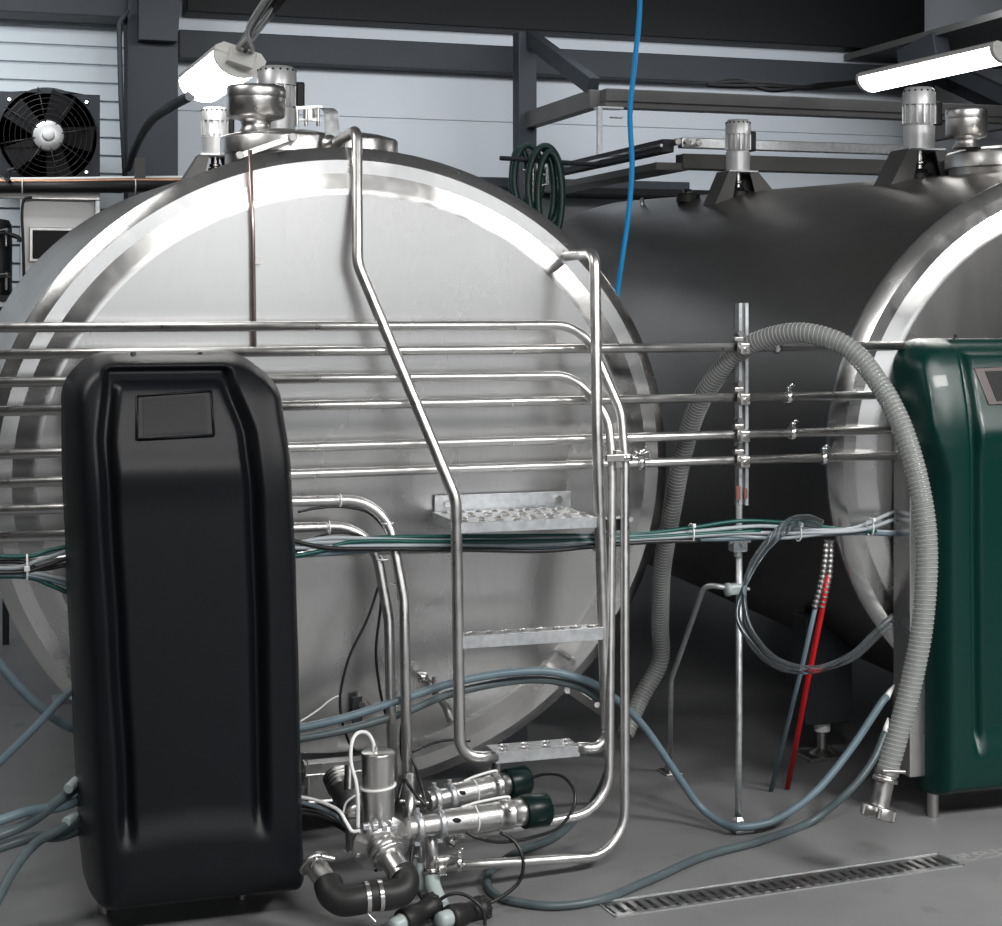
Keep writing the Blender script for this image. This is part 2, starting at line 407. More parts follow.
for k in range(5):
    a = 2*PI*k/5; u = Vector((math.cos(a), 0, math.sin(a))); w = Vector((-math.sin(a), 0, math.cos(a)))
    bl = MB().prism([fc+u*.06-w*.03, fc+u*.2-w*.07, fc+u*.215+w*.05+Vector((0, -.02, 0)), fc+u*.06+w*.04+Vector((0, -.02, 0))], (0, .004, 0)); bl.build('blade', M['void'], t)
MB().lathe(fc+Vector((0, .02, 0)), (0, -1, 0), [(0, .07), (.05, .07), (.05, .07), (.06, .055), (.06, .03), (.06, .03), (.075, .028), (.075, 0)], 28).build('hub', M['motor'], t)
MB().sphere(fc+Vector((0, -.058, 0)), .027, sc=(1, .4, 1)).build('hub_cap', M['white'], t)
for sx in (-1, 1):
    for sz in (-1, 1): MB().cyl(fc+Vector((sx*.175, .002, sz*.165)), fc+Vector((sx*.175, -.008, sz*.165)), .008, 10).build('screw', M['chrome'], t)
MB().box((x0+.05, Yfan+.04, z0+.1), (x1-.05, YB-.02, z1-.1), .01).build('duct', M['slate'], t)
# support shelf so that the fan stands on something
Yp = 8.0
zc = at(80, 181, Yp).z
t = thing('insulated_pipe', 'black insulated pipe running level under the fan', 'pipe', at(80, 190, Yp))
MB().tube([at(-40, 187.5, Yp+.12), at(186, 186.5, Yp+.12)], .028, 14).build('insulation', M['rubber'], t)
for px_ in (22, 135):
    ct = MB()
    c_ = at(px_, 186.5, Yp+.12); ct.tube([c_+Vector((0, .034*math.cos(a), .034*math.sin(a))) for a in [2*PI*k/16 for k in range(17)]], .003, 6, cap=False); ct.build('tie', M['white'], t)
bx_ = at(139, 186, Yp+.12); MB().box((bx_.x-.02, bx_.y-.005, bx_.z+.031), (bx_.x+.03, bx_.y+.01, at(139, 158, Yp+.12).z), .002).box((bx_.x-.02, bx_.y, bx_.z+.033), (bx_.x+.02, 9.16, bx_.z+.045), .002).build('wall_bracket', M['greybeam'], t)
tag(MB().tube(spline([at(-40, 181, Yp+.115), at(60, 181, Yp+.115), at(120, 180, Yp+.12), at(200, 180, Yp+.12)]), .009, 10).build('copper_pipe', M['copper']), 'thin copper pipe lying on top of the black insulated pipe at left', 'pipe')
tag(MB().tube(spline([at(-40, 179.5, Yp+.155), at(60, 179, Yp+.155), at(130, 178, Yp+.155), at(190, 177.5, Yp+.155)]), .009, 10).build('white_conduit', M['white']), 'thin white conduit above the copper pipe at left', 'conduit')
Yc = 8.25
t = thing('control_cabinet', 'white wall cabinet with a grey framed display behind the silver tank', 'cabinet', (at(58, 300, Yc).x, Yc, at(58, 310, Yc).z))
a0, a1 = at(22, 320, Yc), at(97, 193, Yc)
MB().box((a0.x, Yc, a0.z), (a1.x, Yc+.2, a1.z), .008).build('cabinet_body', M['whitem'], t)
hb = MB(); hb.box((at(-30, 200, Yc).x, Yc-.04, at(50, 200, Yc).z), (a1.x+.01, Yc-.02, a1.z+.02), .003); hb.build('top_rail', M['steel_dark'], t)
MB().box((a1.x-.012, Yc-.03, a0.z), (a1.x+.012, Yc-.005, a1.z+.02), .003).build('side_rail', M['galv'], t)
MB().box((a0.x+.04, Yc+.2, a0.z+.1), (a1.x-.04, YB-.02, a1.z-.1), .005).build('wall_frame', M['slate'], t)
d0, d1 = at(29, 262, Yc), at(92, 228, Yc)
w = MB().box((d0.x, Yc-.02, d0.z), (d1.x, Yc-.001, d1.z), .003).build('display_frame', M['steel_dark'], t)
MB().box((d0.x+.015, Yc-.026, d0.z+.015), (d1.x-.015, Yc-.015, d1.z-.015), .002).build('display', M['screen'], w)
MB().tube(spline([at(32, 197, Yc-.06), at(24, 200, Yc-.06), at(22, 215, Yc-.06), at(23, 240, Yc-.06), at(24, 280, Yc-.06)]), .007, 8).build('cable', M['cable_black'], t)
t = thing('black_compressor', 'tall black unit with silver fittings at the left edge behind the silver tank', 'compressor', at(4, 296, 7.9))
cbm = MB(); q = at(-2, 260, 7.9)
cbm.lathe((q.x, 8.0, at(0, 296, 7.9).z), (0, 0, 1), [(0, 0), (0, .065), (0, .065), (.32, .065), (.345, .05), (.355, .0)], 24); cbm.build('shell', M['blackp'], t)
fb = MB()
for yy in (232, 276): fb.cyl(at(-2, yy, 7.9), at(9, yy-1, 7.85), .012, 10); fb.cyl(at(6, yy-4, 7.9), at(6, yy+14, 7.9), .006, 8)
fb.build('fitting', M['chrome'], t)
MB().tube(spline([at(4, 232, 7.85), at(12, 235, 7.85), at(19, 238, 7.85), at(19, 242, 7.85)]), .010, 8).build('lever', M['cable_black'], t)
t = thing('equipment_shelf', 'black and white shelf edge under the black unit at the left edge', 'shelf', at(0, 330, 7.8))
MB().box((at(-60, 300, 7.8).x, 7.8, at(0, 301, 7.8).z), (at(14, 300, 7.8).x, 8.3, at(0, 295.5, 7.8).z), .003).build('shelf_board', M['slate'], t)
sx_ = at(0, 300, 7.8).x
for q in (-.15, .02): MB().box((sx_+q, 8.12, 0), (sx_+q+.03, 8.16, at(0, 300, 7.8).z), .002).build('shelf_post', M['slate'], t)
for (ya, yb_, mm) in ((306, 301.5, 'whitem'), (312, 307, 'rubber'), (318, 313, 'whitem')):
    MB().box((at(-60, 300, 7.8).x, 7.82, at(0, ya, 7.8).z), (at(11, 300, 7.8).x, 8.1, at(0, yb_, 7.8).z), .003).build('shelf_layer', M[mm], t)
# conduits on the column
tag(MB().tube(fillet([at(128, 10, 9.05), at(119, 22, 9.05), at(121, 100, 9.05), at(125, 176, 9.05)], .08), .014, 10).build('wall_conduit', M['slate']), 'dark vertical conduit running down the pale cladding beside the column', 'conduit')
tag(MB().tube(spline([at(-2, 172, 8.15), at(6, 178, 8.1), at(10, 182, 8.05)]), .008, 8).build('fan_cable', M['cable_black']), 'short black cable curling under the fan at the left edge', 'cable')
tag(MB().tube(spline([at(9, 181, 8.1), at(8, 172, 8.1), at(14, 169, 8.1), at(17, 171, 8.12)]), .008, 8).build('fan_cable', M['cable_black']), 'short black cable hooking up into the fan panel corner', 'cable')

# ================================================================ LAMPS
def lamp(pa, pb, Ya, Yb, roll, label, sc=1.0):
    A = at(*pa, Ya); B = at(*pb, Yb)
    t = thing('ceiling_lamp', label, 'lamp', A)
    d = (B-A).normalized(); L = (B-A).length
    x = d.cross(Vector((0, 0, 1))).normalized(); z = x.cross(d)
    Rm = Matrix.Rotation(roll, 3, d); x = Rm @ x; z = Rm @ z
    def ext(poly, t0, t1):
        vs = []; n = len(poly)
        for tt in (t0, t1):
            for (a, c) in poly: vs.append(A+d*tt+x*a*sc+z*c*sc)
        fs = [(i, (i+1) % n, n+(i+1) % n, n+i) for i in range(n)]+[tuple(range(n)), tuple(range(n, 2*n))]
        return vs, fs
    diff = [(.088*math.cos(a), -.066*math.sin(a)) for a in [PI*k/14 for k in range(15)]]
    m = MB(); m.add(*ext(diff, .02, L-.02), True); m.build('diffuser', M['lamp'], t)
    body = [(.090, -.004), (.090, .014), (.066, .034), (-.066, .034), (-.090, .014), (-.090, -.004)]
    m = MB(); m.add(*ext(body, 0, L), False); m.build('housing', M['lampbody'], t)
    for tt in ((.0, .02), (L-.02, L)):
        cap = [(.09*math.cos(a), -.068*math.sin(a)) for a in [PI*k/14 for k in range(15)]]
        m = MB(); m.add(*ext(cap, *tt), False); m.build('end_cap', M['lampbody'], t)
    return t, A, B, x, z, d
t, A, B, x_, z_, d_ = lamp((240, 57), (201, 85), 5.75, 6.60, math.radians(16), 'short bright lamp seen end-on, hanging over the silver tank at upper left')
cn = MB(); Mx = Matrix((x_, d_, z_)).transposed().to_4x4(); Mx.translation = A
cn.box((-.045, -.06, -.035), (.045, .0, .02), .004, Mx); cn.build('connector', M['lampbody'], t)
for k, q in enumerate((-.025, .0, .02)):
    MB().tube(spline([A+x_*q-d_*.05-z_*.01, A+x_*q-d_*.10+z_*.02, at(262-k*7, 22+k*3, 5.2), at(284-k*6, -12, 4.7)]), .007, 8).build('lead', M['cable_black'] if k == 1 else M['steel_dark'], t)
lamp((1006, 50), (868, 81), 5.75, 6.60, math.radians(12), 'long bright batten lamp slanting over the dark tank at upper right', .76)
tag(MB().tube([at(240, 48, 5.9), at(292, -20, 4.6)], .022, 12).build('lamp_rail', M['cable_black']), 'black suspension rail rising from the end-on lamp to the top edge', 'rail')
tag(MB().tube(spline([at(190, 96, 6.5), at(172, 106, 6.8), at(152, 120, 7.4), at(138, 142, 8.2), at(128, 168, 8.9)]), .02, 10).build('grey_conduit', M['slate']), 'thick grey flexible conduit curving down from the end-on lamp to the column', 'conduit')
for k, q in enumerate((0, 4, 7)):
    tag(MB().tube(spline([at(707, 85, 8.2), at(735, 86-q, 8.2), at(770, 86+(-1)**k*q*.6, 8.2), at(810, 88-q*.3, 7.9), at(850, 83, 6.9), at(872, 80, 6.55)]), .013, 8).build('lamp_cable', M['void']),
        'black cable tied in a bundle running left from the long lamp', 'cable', 'lamp feed cables')

# ================================================================ TANKS
def make_tank(name, label, loc, a, b_, L, pitch):
    t = thing(name, label, 'tank', loc); t.rotation_euler = (pitch, 0, 0)
    sx = a/b_
    n = 160
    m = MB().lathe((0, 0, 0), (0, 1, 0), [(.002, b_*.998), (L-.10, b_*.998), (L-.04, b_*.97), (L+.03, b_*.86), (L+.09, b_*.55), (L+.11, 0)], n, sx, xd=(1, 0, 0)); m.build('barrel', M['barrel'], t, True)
    m = MB().lathe((0, 0, 0), (0, -1, 0), [(-.012, b_*.9985), (-.012, b_*1.002), (-.012, b_*1.002), (.0, b_*1.002), (.0, b_*1.002), (.010, b_*.994), (.030, b_*.962), (.030, b_*.962), (.0315, b_*.921), (.0315, b_*.921), (.0435, b_*.876), (.0462, b_*.866), (.047, b_*.855)], n, sx, xd=(1, 0, 0)); m.build('head_rim', M['rim'], t, True)
    pr = [(.0468, b_*.857)]+[(.0468+.010*(1-(r/.857)**2), b_*r) for r in (.80, .7, .6, .5, .4, .3, .2, .1, .02, 0)]
    m = MB().lathe((0, 0, 0), (0, -1, 0), pr, n, sx, xd=(1, 0, 0)); m.build('head_plate', M['plate'], t, True)
    return t
PITCH = math.radians(1.74)
T1 = Vector((1.08, 4.754, 1.08)); T2 = Vector((3.573, 4.649, 1.094))
tank1 = make_tank('milk_tank', 'large bright stainless steel tank with its round end facing the camera', T1, 1.0, .93, 2.0, PITCH)
tank2 = make_tank('milk_tank', 'large dark stainless steel tank at right, its long barrel running back', T2, .995, .93, 3.85, PITCH)
tank1['group'] = tank2['group'] = 'stainless bulk tanks'
def legs(t, T, pts_):
    for (dx, y) in pts_:
        zf = T.z-.93*math.sqrt(max(1-dx*dx, 0))+.05+(y-T.y)*math.tan(PITCH)
        X = T.x+dx
        q = MB(); q.box((X-.09, y-.05, .125), (X+.09, y+.05, zf), .006)
        iv = t.matrix_basis.inverted()
        def put(mb, nm, mm):
            for i in range(len(mb.v)): mb.v[i] = iv @ mb.v[i]
            mb.build(nm, mm, t, True)
        put(q, 'support_leg', M['void'] if False else M['slate'])
        q = MB().cyl((X, y, .09), (X, y, .125), .028, 16); put(q, 'white_collar', M['white'])
        q = MB().cyl((X, y, .012), (X, y, .12), .017, 16); q.box((X-.075, y-.06, 0), (X+.075, y+.06, .013), .003); q.lathe((X, y, .012), (0, 0, 1), [(0, .045), (.012, .03), (.02, .018)], 20); put(q, 'adjustable_foot', M['steel_dark'])
fo = atz(822, 757, 0)
legs(tank1, T1, ((-.62, 5.25), (.62, 5.25), (-.62, 6.9), (.62, 6.9)))
legs(tank2, T2, ((fo.x-T2.x, fo.y), (.62, fo.y), (fo.x-T2.x, 8.0), (.62, 8.0)))
def tank_child(t, mb, nm, mm):
    iv = (Matrix.Translation(t.location) @ t.rotation_euler.to_matrix().to_4x4()).inverted()
    for i in range(len(mb.v)): mb.v[i] = iv @ mb.v[i]
    return mb.build(nm, mm, t, True)
def legs_fix(): pass
# re-express legs with the right matrix (matrix_basis needs no depsgraph for loc/rot)

def top_z(T, x, y, a=1.0, bb=.93):
    dx = (x-T.x)/a
    return T.z+bb*math.sqrt(max(1-dx*dx, 0))+(y-T.y)*math.tan(PITCH)

# --- agitator motors
def motor(px, ytop, ybase, Y, r, label, T, guard=True, box=True):
    c = at(px, ytop, Y); zb = top_z(T, c.x, Y); o = Vector((c.x, Y, zb)); h = c.z-zb
    t = thing('agitator_motor', label, 'motor', o, 'agitator motors on the tanks')
    Hs = h*.30                         # stand height
    m = MB().lathe(o, (0, 0, 1), [(Hs, 0), (Hs, r*.92), (Hs, r*.92), (Hs+(h-Hs)*.38, r*.96), (Hs+(h-Hs)*.38, r*.96), (Hs+(h-Hs)*.40, r*.82), (Hs+(h-Hs)*.72, r*.84), (Hs+(h-Hs)*.72, r*.84), (Hs+(h-Hs)*.72, r)], 28); 
    for k in range(14):
        a = 2*PI*k/14; e = Vector((math.cos(a), math.sin(a), 0))*r*.84
        m.box((-.004, -.010, Hs+(h-Hs)*.42), (.004, .010, Hs+(h-Hs)*.72), .001, Matrix.Translation(o+e) @ Matrix.Rotation(a, 4, 'Z') @ Matrix.Rotation(PI/2, 4, 'Z'))
    m.build('motor_body', M['motor'], t)
    m = MB().lathe(o, (0, 0, 1), [(Hs+(h-Hs)*.72, r*.8), (Hs+(h-Hs)*.72, r), (Hs+(h-Hs)*.72, r), (Hs+(h-Hs)*.93, r*.98), (h-.004, r*.86), (h, r*.8), (h, 0)], 28); fcw = m.build('fan_cowl', M['motor'], t)
    s = MB()
    for k in range(16):
        a = 2*PI*k/16; s.sphere(o+Vector((math.cos(a)*r*.96, math.sin(a)*r*.96, h-(h-Hs)*.06)), .004, 8)
    s.build('vent_holes', M['void'], fcw)
    m = MB().cyl(o+Vector((0, 0, Hs*.30)), o+Vector((0, 0, Hs+.002)), r*.30, 16); m.lathe(o, (0, 0, 1), [(Hs*.45, 0), (Hs*.45, r*.42), (Hs*.6, r*.42), (Hs*.6, 0)], 16); m.build('drive_shaft', M['chrome'], t)
    MB().lathe(o, (0, 0, 1), [(-.01, r*.8), (.012, r*.8), (.012, r*.8), (.02, r*.5), (.03, r*.5), (.03, 0)], 20).build('seal_boss', M['rubber'], t)
    if box:
        MB().box(o+Vector((r*.9, -.03, Hs+(h-Hs)*.40)), o+Vector((r*1.35, .04, Hs+(h-Hs)*.78)), .006).build('terminal_box', M['blackp'], t)
    if guard:
        for sgn in (-1, 1):
            P = [o+Vector((sgn*r*.55, -.055, Hs)), o+Vector((sgn*r*1.25, -.055, Hs)), o+Vector((sgn*r*2.5, -.06, 0)), o+Vector((sgn*r*.95, -.06, 0))]
            P2 = [p+Vector((0, .12, 0)) for p in P]
            for p in P+P2:
                if p.z < o.z+.01: p.z = top_z(T, p.x, p.y)-.004
            m = MB().prism(P, (0, .006, 0)); m.prism(P2, (0, .006, 0))
            m.add([P[1], P[2], P2[2], P2[1]], [(0, 1, 2, 3)], False)
            m.build('guard_plate', M['greybeam'], t)
        m = MB().box(o+Vector((-r*1.25, -.06, Hs-.004)), o+Vector((r*1.25, .07, Hs+.004)), .002); m.build('mounting_plate', M['galv'], t)
    return t
motor(277, 67, 125, 5.62, .066, 'large grey motor just behind the steel vent on the silver tank', T1)
motor(215, 108, 163, 6.45, .052, 'small grey motor at the far left of the silver tank top', T1)
motor(738, 120, 184, 6.77, .056, 'small grey motor between slanted plates, farther back on the dark tank', T2)
motor(919, 88, 168, 5.51, .062, 'tall grey motor between slanted plates beside the right vent cylinder', T2)

# --- manholes with lid and vent
def manhole(px, Y, r, T, label, ztop, band='rim'):
    c = at(px, 140, Y); zb = top_z(T, c.x, Y); o = Vector((c.x, Y, zb-.10)); h = ztop-o.z
    t = thing('manhole', label, 'manhole', o, 'manholes on the tanks')
    MB().lathe(o, (0, 0, 1), [(0, r*.93), (h-.05, r*.93)], 48).build('collar', M['steel_dark'], t)
    m = MB().lathe(o, (0, 0, 1), [(h-.055, r*.9), (h-.055, r), (h-.055, r), (h-.008, r), (h-.004, r*.99), (h+.002, r*.95), (h+.018, r*.6), (h+.028, r*.2), (h+.03, 0)], 56); m.build('lid', M['steel'], t)
    return t, o+Vector((0, 0, h))
t, o = manhole(283, 5.32, .197, T1, 'front manhole lid on the silver tank, carrying the wide steel vent', at(283, 131.5, 5.32-.197).z)
# strap handle, lever arm and hinge on the front lid
sp = MB(); P = [at(316, 108, 5.18), at(330, 109, 5.16), at(333, 118, 5.13), at(333, 146, 5.11)]
P = fillet([at(311, 108, 5.2), at(331, 108, 5.15), at(333, 148, 5.11)], .03)
for p, q in zip(P, P[1:]): sp.beam(p, q+(q-p)*.1, .005 if abs((q-p).z) > abs((q-p).x) else .045, .045 if abs((q-p).z) > abs((q-p).x) else .005, up=(0, 0, 1) if abs((q-p).normalized().z) < .95 else (1, 0, 0))
sp.v = []; sp.f = []; sp.sm = []
vs = []; fs = []
for p in P: vs += [p+Vector((-.022, -.004, 0)), p+Vector((.022, -.004, 0)), p+Vector((.022, .006, 0)), p+Vector((-.022, .006, 0))]
for i in range(len(P)-1):
    for k in range(4): fs.append((i*4+k, i*4+(k+1) % 4, i*4+4+(k+1) % 4, i*4+4+k))
fs += [(0, 1, 2, 3), tuple(len(vs)-4+k for k in range(4))]
sp.add(vs, fs, False); sp.build('strap_handle', M['galv'], t)
m = MB(); m.beam(at(236, 157, 5.10), at(293, 137, 5.10), .008, .020, bev=.002); m.cyl(at(293, 137, 5.12), at(293, 137, 5.08), .013, 16); m.cyl(at(240, 155, 5.13), at(240, 155, 5.07), .012, 12); m.build('lever_arm', M['steel'], t)
m = MB()
for q in (297, 306, 318): m.cyl(at(q, 126, 5.3), at(q, 106, 5.3), .006, 8)
m.beam(at(296, 108, 5.3), at(322, 107, 5.3), .01, .01); m.beam(at(296, 120, 5.3), at(320, 120, 5.3), .008, .008); m.cyl(at(309, 120, 5.32), at(309, 109, 5.32), .02, 14); m.build('hinge_frame', M['steel'], t)
t, o = manhole(352, 5.95, .165, T1, 'rear manhole lid on the silver tank, behind the top of the ladder rail', at(352, 136, 5.8).z)
t, o = manhole(1003, 5.25, .205, T2, 'manhole lid on the dark tank at the right edge', at(970, 148, 5.1).z)
def vent(px, y0, y1, Y, r, label, base_h):
    a = at(px, y1, Y); b2 = at(px, y0, Y); h = b2.z-a.z; g = base_h
    t = thing('vent_cap', label, 'vent', a-Vector((0, 0, g)), 'steel vent caps on the manholes')
    o = a
    m = MB().lathe(o, (0, 0, 1), [(-.01, r*.5), (0, r*.92), (.006, r), (h*.62, r), (h*.62, r), (h*.64, r*1.012), (h*.9, r*1.012), (h, r*.97), (h, r*.9), (h*.97, r*.86), (h*.94, 0)], 48); m.build('drum', M['steel'], t)
    m = MB().lathe(o-Vector((0, 0, g)), (0, 0, 1), [(0, r*.7), (.008, r*.62), (g*.45, r*.50), (g*.8, r*.52), (g, r*.80)], 32); m.build('neck', M['steel'], t)
    return t
vent(256, 87, 118, 5.28, .092, 'wide steel vent drum standing on the front lid of the silver tank', .055)
vent(966.5, 109, 137, 5.2, .073, 'small steel vent drum standing on the right tank lid', .04)
# small flange plug farther back on the dark tank
c = at(688, 186, 7.2); zt2 = top_z(T2, c.x, 7.2)
t = thing('tank_plug', 'small black capped plug on top of the dark tank, left of its motors', 'plug', (c.x, 7.2, zt2))
MB().lathe((c.x, 7.2, zt2-.01), (0, 0, 1), [(0, .055), (.035, .055), (.035, .055), (.04, .05), (.04, 0)], 24).build('cap', M['rubber'], t)
MB().lathe((c.x, 7.2, zt2+.02), (0, 0, 1), [(0, .02), (.03, .02), (.03, 0)], 16).build('nipple', M['chrome'], t)
c = at(642, 193, 7.7)
tag(MB().lathe((c.x, 7.7, top_z(T2, c.x, 7.7)-.01), (0, 0, 1), [(0, .012), (.035, .012), (.045, .006), (.045, 0)], 12).build('tank_bolt', M['galv']), 'tiny steel bolt on the dark tank crest near the blue tube', 'bolt')

# probe on the silver face
Yf1 = T1.y-.055
t = thing('probe_rod', 'thin vertical rod running down the silver tank end from the top', 'rod', at(252, 345, Yf1-.03))
MB().tube([at(250, 150, Yf1-.04), at(253, 240, Yf1-.035), at(254.5, 352, Yf1-.035)], .006, 10).build('rod', mat('brown_steel', (.45, .36, .34), .3, .9), t)
MB().box(at(255, 264.5, Yf1-.036), at(261, 257, Yf1-.028), .002).build('clip', M['white'], t)
MB().beam(at(250, 153, Yf1-.04), at(250, 153, Yf1+.02), .01, .01).build('holder', M['galv'], t)

# ================================================================ PIPES
YP = 4.563
def clampring(mb, c, ax, r, w=.016):
    ax = Vector(ax).normalized()
    mb.lathe(Vector(c)-ax*w/2, ax, [(0, r*.8), (0, r*1.55), (0, r*1.55), (w*.3, r*1.75), (w*.7, r*1.75), (w, r*1.55), (w, r*1.55), (w, r*.8)], 20)
    up = Vector((0, 0, 1)) if abs(ax.z) < .8 else Vector((1, 0, 0))
    c = Vector(c); mb.cyl(c+up*r*1.6-Vector((0, .008, 0)), c+up*r*2.6-Vector((0, .012, 0)), .005, 8)
    mb.tube([c+up*r*2.2+ax*.0, c+up*r*2.8+ax*.012, c+up*r*2.4+ax*.02], .004, 6)
    mb.box(c+up*r*1.5-Vector((.007, .014, .004)), c+up*r*2.0+Vector((.007, .004, .004)), .002)
RP = .0132
def pipe(nm, P, label, r=RP, clamps=(), Y=YP, group='horizontal milk pipes', m='steel'):
    pts_ = P
    t = thing(nm, label, 'pipe', pts_[0], group)
    MB().tube(pts_, r, 16).build('pipe_run', M[m], t)
    for (c, ax) in clamps:
        q = MB(); clampring(q, c, ax, r); q.build('clamp_ring', M['chrome'], t)
    return t
X1 = (1, 0, 0)
pipe('steel_pipe', fillet(pl([(-60, 327.8, YP), (583, 325, YP), (621, 412, YP-.07), (625, 460, YP-.09), (625, 855, YP-.20), (437, 867, YP-.32)]), [.12, .18, .3, .12]), 'topmost horizontal pipe, bending down at right into the outer riser beside the ladder',
     clamps=[(at(625, 458, YP-.09), (0, 0, 1)), (at(458, 863, YP-.305), X1)])
pipe('steel_pipe', pl([(-60, 354.8), (903, 345.8)], YP+.02), 'second horizontal pipe from the top, running straight across to the green cabinet', clamps=[(at(776, 346.3, YP+.02), X1)])
pipe('steel_pipe', fillet(pl([(-60, 383, YP), (574, 375.5, YP), (608, 417, YP-.05), (612, 455, YP-.07), (609, 810, YP-.18), (447, 841, YP-.25)]), [.11, .15, .3, .12]), 'third horizontal pipe from the top, bending down into the inner riser beside the ladder',
     clamps=[(at(612, 458, YP-.07), (0, 0, 1)), (at(450, 840, YP-.25), X1)])
pipe('steel_pipe', pl([(-60, 412.3), (903, 394.5)], YP+.02), 'fourth horizontal pipe from the top, running straight across', clamps=[(at(788, 396.7, YP+.02), X1)])
pipe('steel_pipe', pl([(-60, 456), (300, 447), (620, 438), (903, 429.6)], YP+.02), 'fifth horizontal pipe from the top, running straight across', clamps=[(at(792, 432.5, YP+.02), X1)])
pipe('steel_pipe', pl([(-60, 485), (300, 474), (620, 463.5), (900, 455.5)], YP+.02), 'sixth horizontal pipe from the top, its bare end at the stainless cabinet side', clamps=[(at(823, 457.5, YP+.02), X1), (at(640, 462.5, YP+.02), X1)])
pipe('steel_pipe', fillet(pl([(-60, 512, YP), (385, 499, YP), (404, 600, YP-.05), (408, 818, YP-.16)]), [.13, .2]), 'seventh horizontal pipe, curving down behind the outer cable ties to the valves', r=.0145)
pipe('steel_pipe', fillet(pl([(-60, 539, YP+.015), (372, 525.5, YP+.015), (389, 620, YP-.02), (393, 800, YP-.10)]), [.13, .2]), 'eighth horizontal pipe, curving down nearest the pump motor', r=.0145)
pipe('steel_pipe', pl([(-60, 562), (455, 549.5)], YP+.06), 'lowest horizontal pipe, half hidden behind the cable bundle', r=.0105)
# cable ties on the curving pipes
for (px, py, lab) in ((340, 500.5, 'on the seventh pipe near the black cabinet'), (387, 523, 'on the upper curve of the seventh pipe'), (329, 527.5, 'on the eighth pipe near the black cabinet'), (382, 559, 'on the upper curve of the eighth pipe'), (397, 584, 'lowest on the seventh pipe')):
    c = at(px, py, YP-.01)
    ax = X1 if px < 345 else (0, 0, 1)
    m = MB(); w = Vector(ax); u = Vector((0, 1, 0)); v = w.cross(u)
    m.tube([c+(u*math.cos(2*PI*k/20)+v*math.sin(2*PI*k/20))*.017 for k in range(21)], .0022, 6, cap=False); m.tube([c-Vector((0, .016, 0)), c+Vector((-.012, -.022, .016))], .002, 6)
    tag(m.build('cable_tie', M['white']), 'white cable tie '+lab, 'cable tie')
# clip block joining ladder and risers
t = thing('riser_clip', 'dark plastic clip block between the ladder rail and the two risers', 'clip', at(613, 528, YP-.08))
MB().box(at(606, 531, YP-.085), at(619, 518, YP-.055), .004).build('block', M['slate'], t)
MB().box(at(601, 519.5, YP-.095), at(628, 516.5, YP-.05), .002).build('strap', M['steel'], t)
m = MB(); m.cyl(at(631, 520, YP-.09), at(631, 520, YP-.11), .006, 10); m.cyl(at(625, 519, YP-.08), at(633, 519, YP-.08), .004, 8); m.build('bolt', M['chrome'], t)
t = thing('riser_bracket', 'small steel bracket with wing clamp tying the risers to the sixth pipe', 'bracket', at(617, 466, YP-.08))
m = MB(); m.box(at(607, 462, YP-.110), at(630, 454, YP-.100), .002); m.box(at(616, 468, YP-.104), at(619, 450, YP-.08), .001)
m.tube(spline(pl([(626, 458, YP-.112), (640, 455, YP-.07), (648, 452, YP-.06), (650, 459, YP-.06)])), .005, 8); m.build('wing_clamp', M['steel_dark'], t)

# ---- post with clamps
t = thing('pipe_stand', 'slim steel floor post holding the horizontal pipes between the two tanks', 'stand', atz(738, 829, 0))
YS = YP+.055
pb = atz(738, 829, 0); YSB = pb.y
tp = at(742, 303, YS); lo = at(740, 505, YS)
m = MB(); w = .0155
m.box((tp.x-w, YS-.012, lo.z), (tp.x-w+.005, YS+.022, tp.z)); m.box((tp.x+w-.005, YS-.012, lo.z), (tp.x+w, YS+.022, tp.z)); m.box((tp.x-w, YS+.018, lo.z), (tp.x+w, YS+.022, tp.z))
m.box((tp.x-w+.005, YS-.012, lo.z), (tp.x-w+.010, YS-.006, tp.z)); m.box((tp.x+w-.010, YS-.012, lo.z), (tp.x+w-.005, YS-.006, tp.z)); m.build('channel', M['galv'], t)
MB().tube([(lo.x-.003, YS, lo.z+.05), (lo.x-.003, YS, .3), (pb.x, YSB+.0, .004)], .010, 14).build('rod', M['galv'], t)
m = MB(); m.box((pb.x-.03, YSB-.05, 0), (pb.x+.03, YSB+.05, .008), .002); m.lathe((pb.x, YSB, .008), (0, 0, 1), [(0, .02), (.02, .02), (.02, .02), (.03, .012)], 6, flat=True); m.build('base_plate', M['galv'], t)
for py, yy in ((347, 0), (397.5, 0), (434.5, 0), (460, 0)):
    c = at(742, py, YP-.005)
    m = MB(); m.lathe(c+Vector((-.012, .02, 0)), (1, 0, 0), [(0, .013), (0, .022), (0, .022), (.024, .022), (.024, .022), (.024, .013)], 20)
    m.box(c+Vector((-.014, -.022, -.022)), c+Vector((.018, -.004, .012)), .004); m.box(c+Vector((-.018, .01, .016)), c+Vector((.012, .032, .030)), .003)
    q = m.build('pipe_clamp', M['steel_dark'], t)
    m = MB(); m.cyl(c+Vector((.003, -.020, -.006)), c+Vector((.003, -.030, -.006)), .008, 6); m.cyl(c+Vector((-.002, .035, .040)), c+Vector((-.002, .005, .040)), .009, 8); m.build('bolt', M['chrome'], q)
m = MB(); m.box(at(736.5, 500, YS-.02), at(739.5, 486, YS-.013)); m.box(at(744.5, 499, YS-.02), at(746.5, 488, YS-.013)); m.build('red_mark', M['redmark'], t)
c = at(738, 545, YS-.01)
m = MB(); m.box(c+Vector((-.024, -.02, -.020)), c+Vector((.024, .02, .022)), .005); m.cyl(c+Vector((-.034, -.01, .012)), c+Vector((.036, -.01, .012)), .006, 10); m.cyl(c+Vector((.006, -.02, .004)), c+Vector((.006, -.034, .004)), .010, 12); m.cyl(c+Vector((0, 0, -.035)), c+Vector((0, 0, -.02)), .013, 10); m.build('cross_clamp', M['galv'], t)
c = at(737, 589, YS-.01)
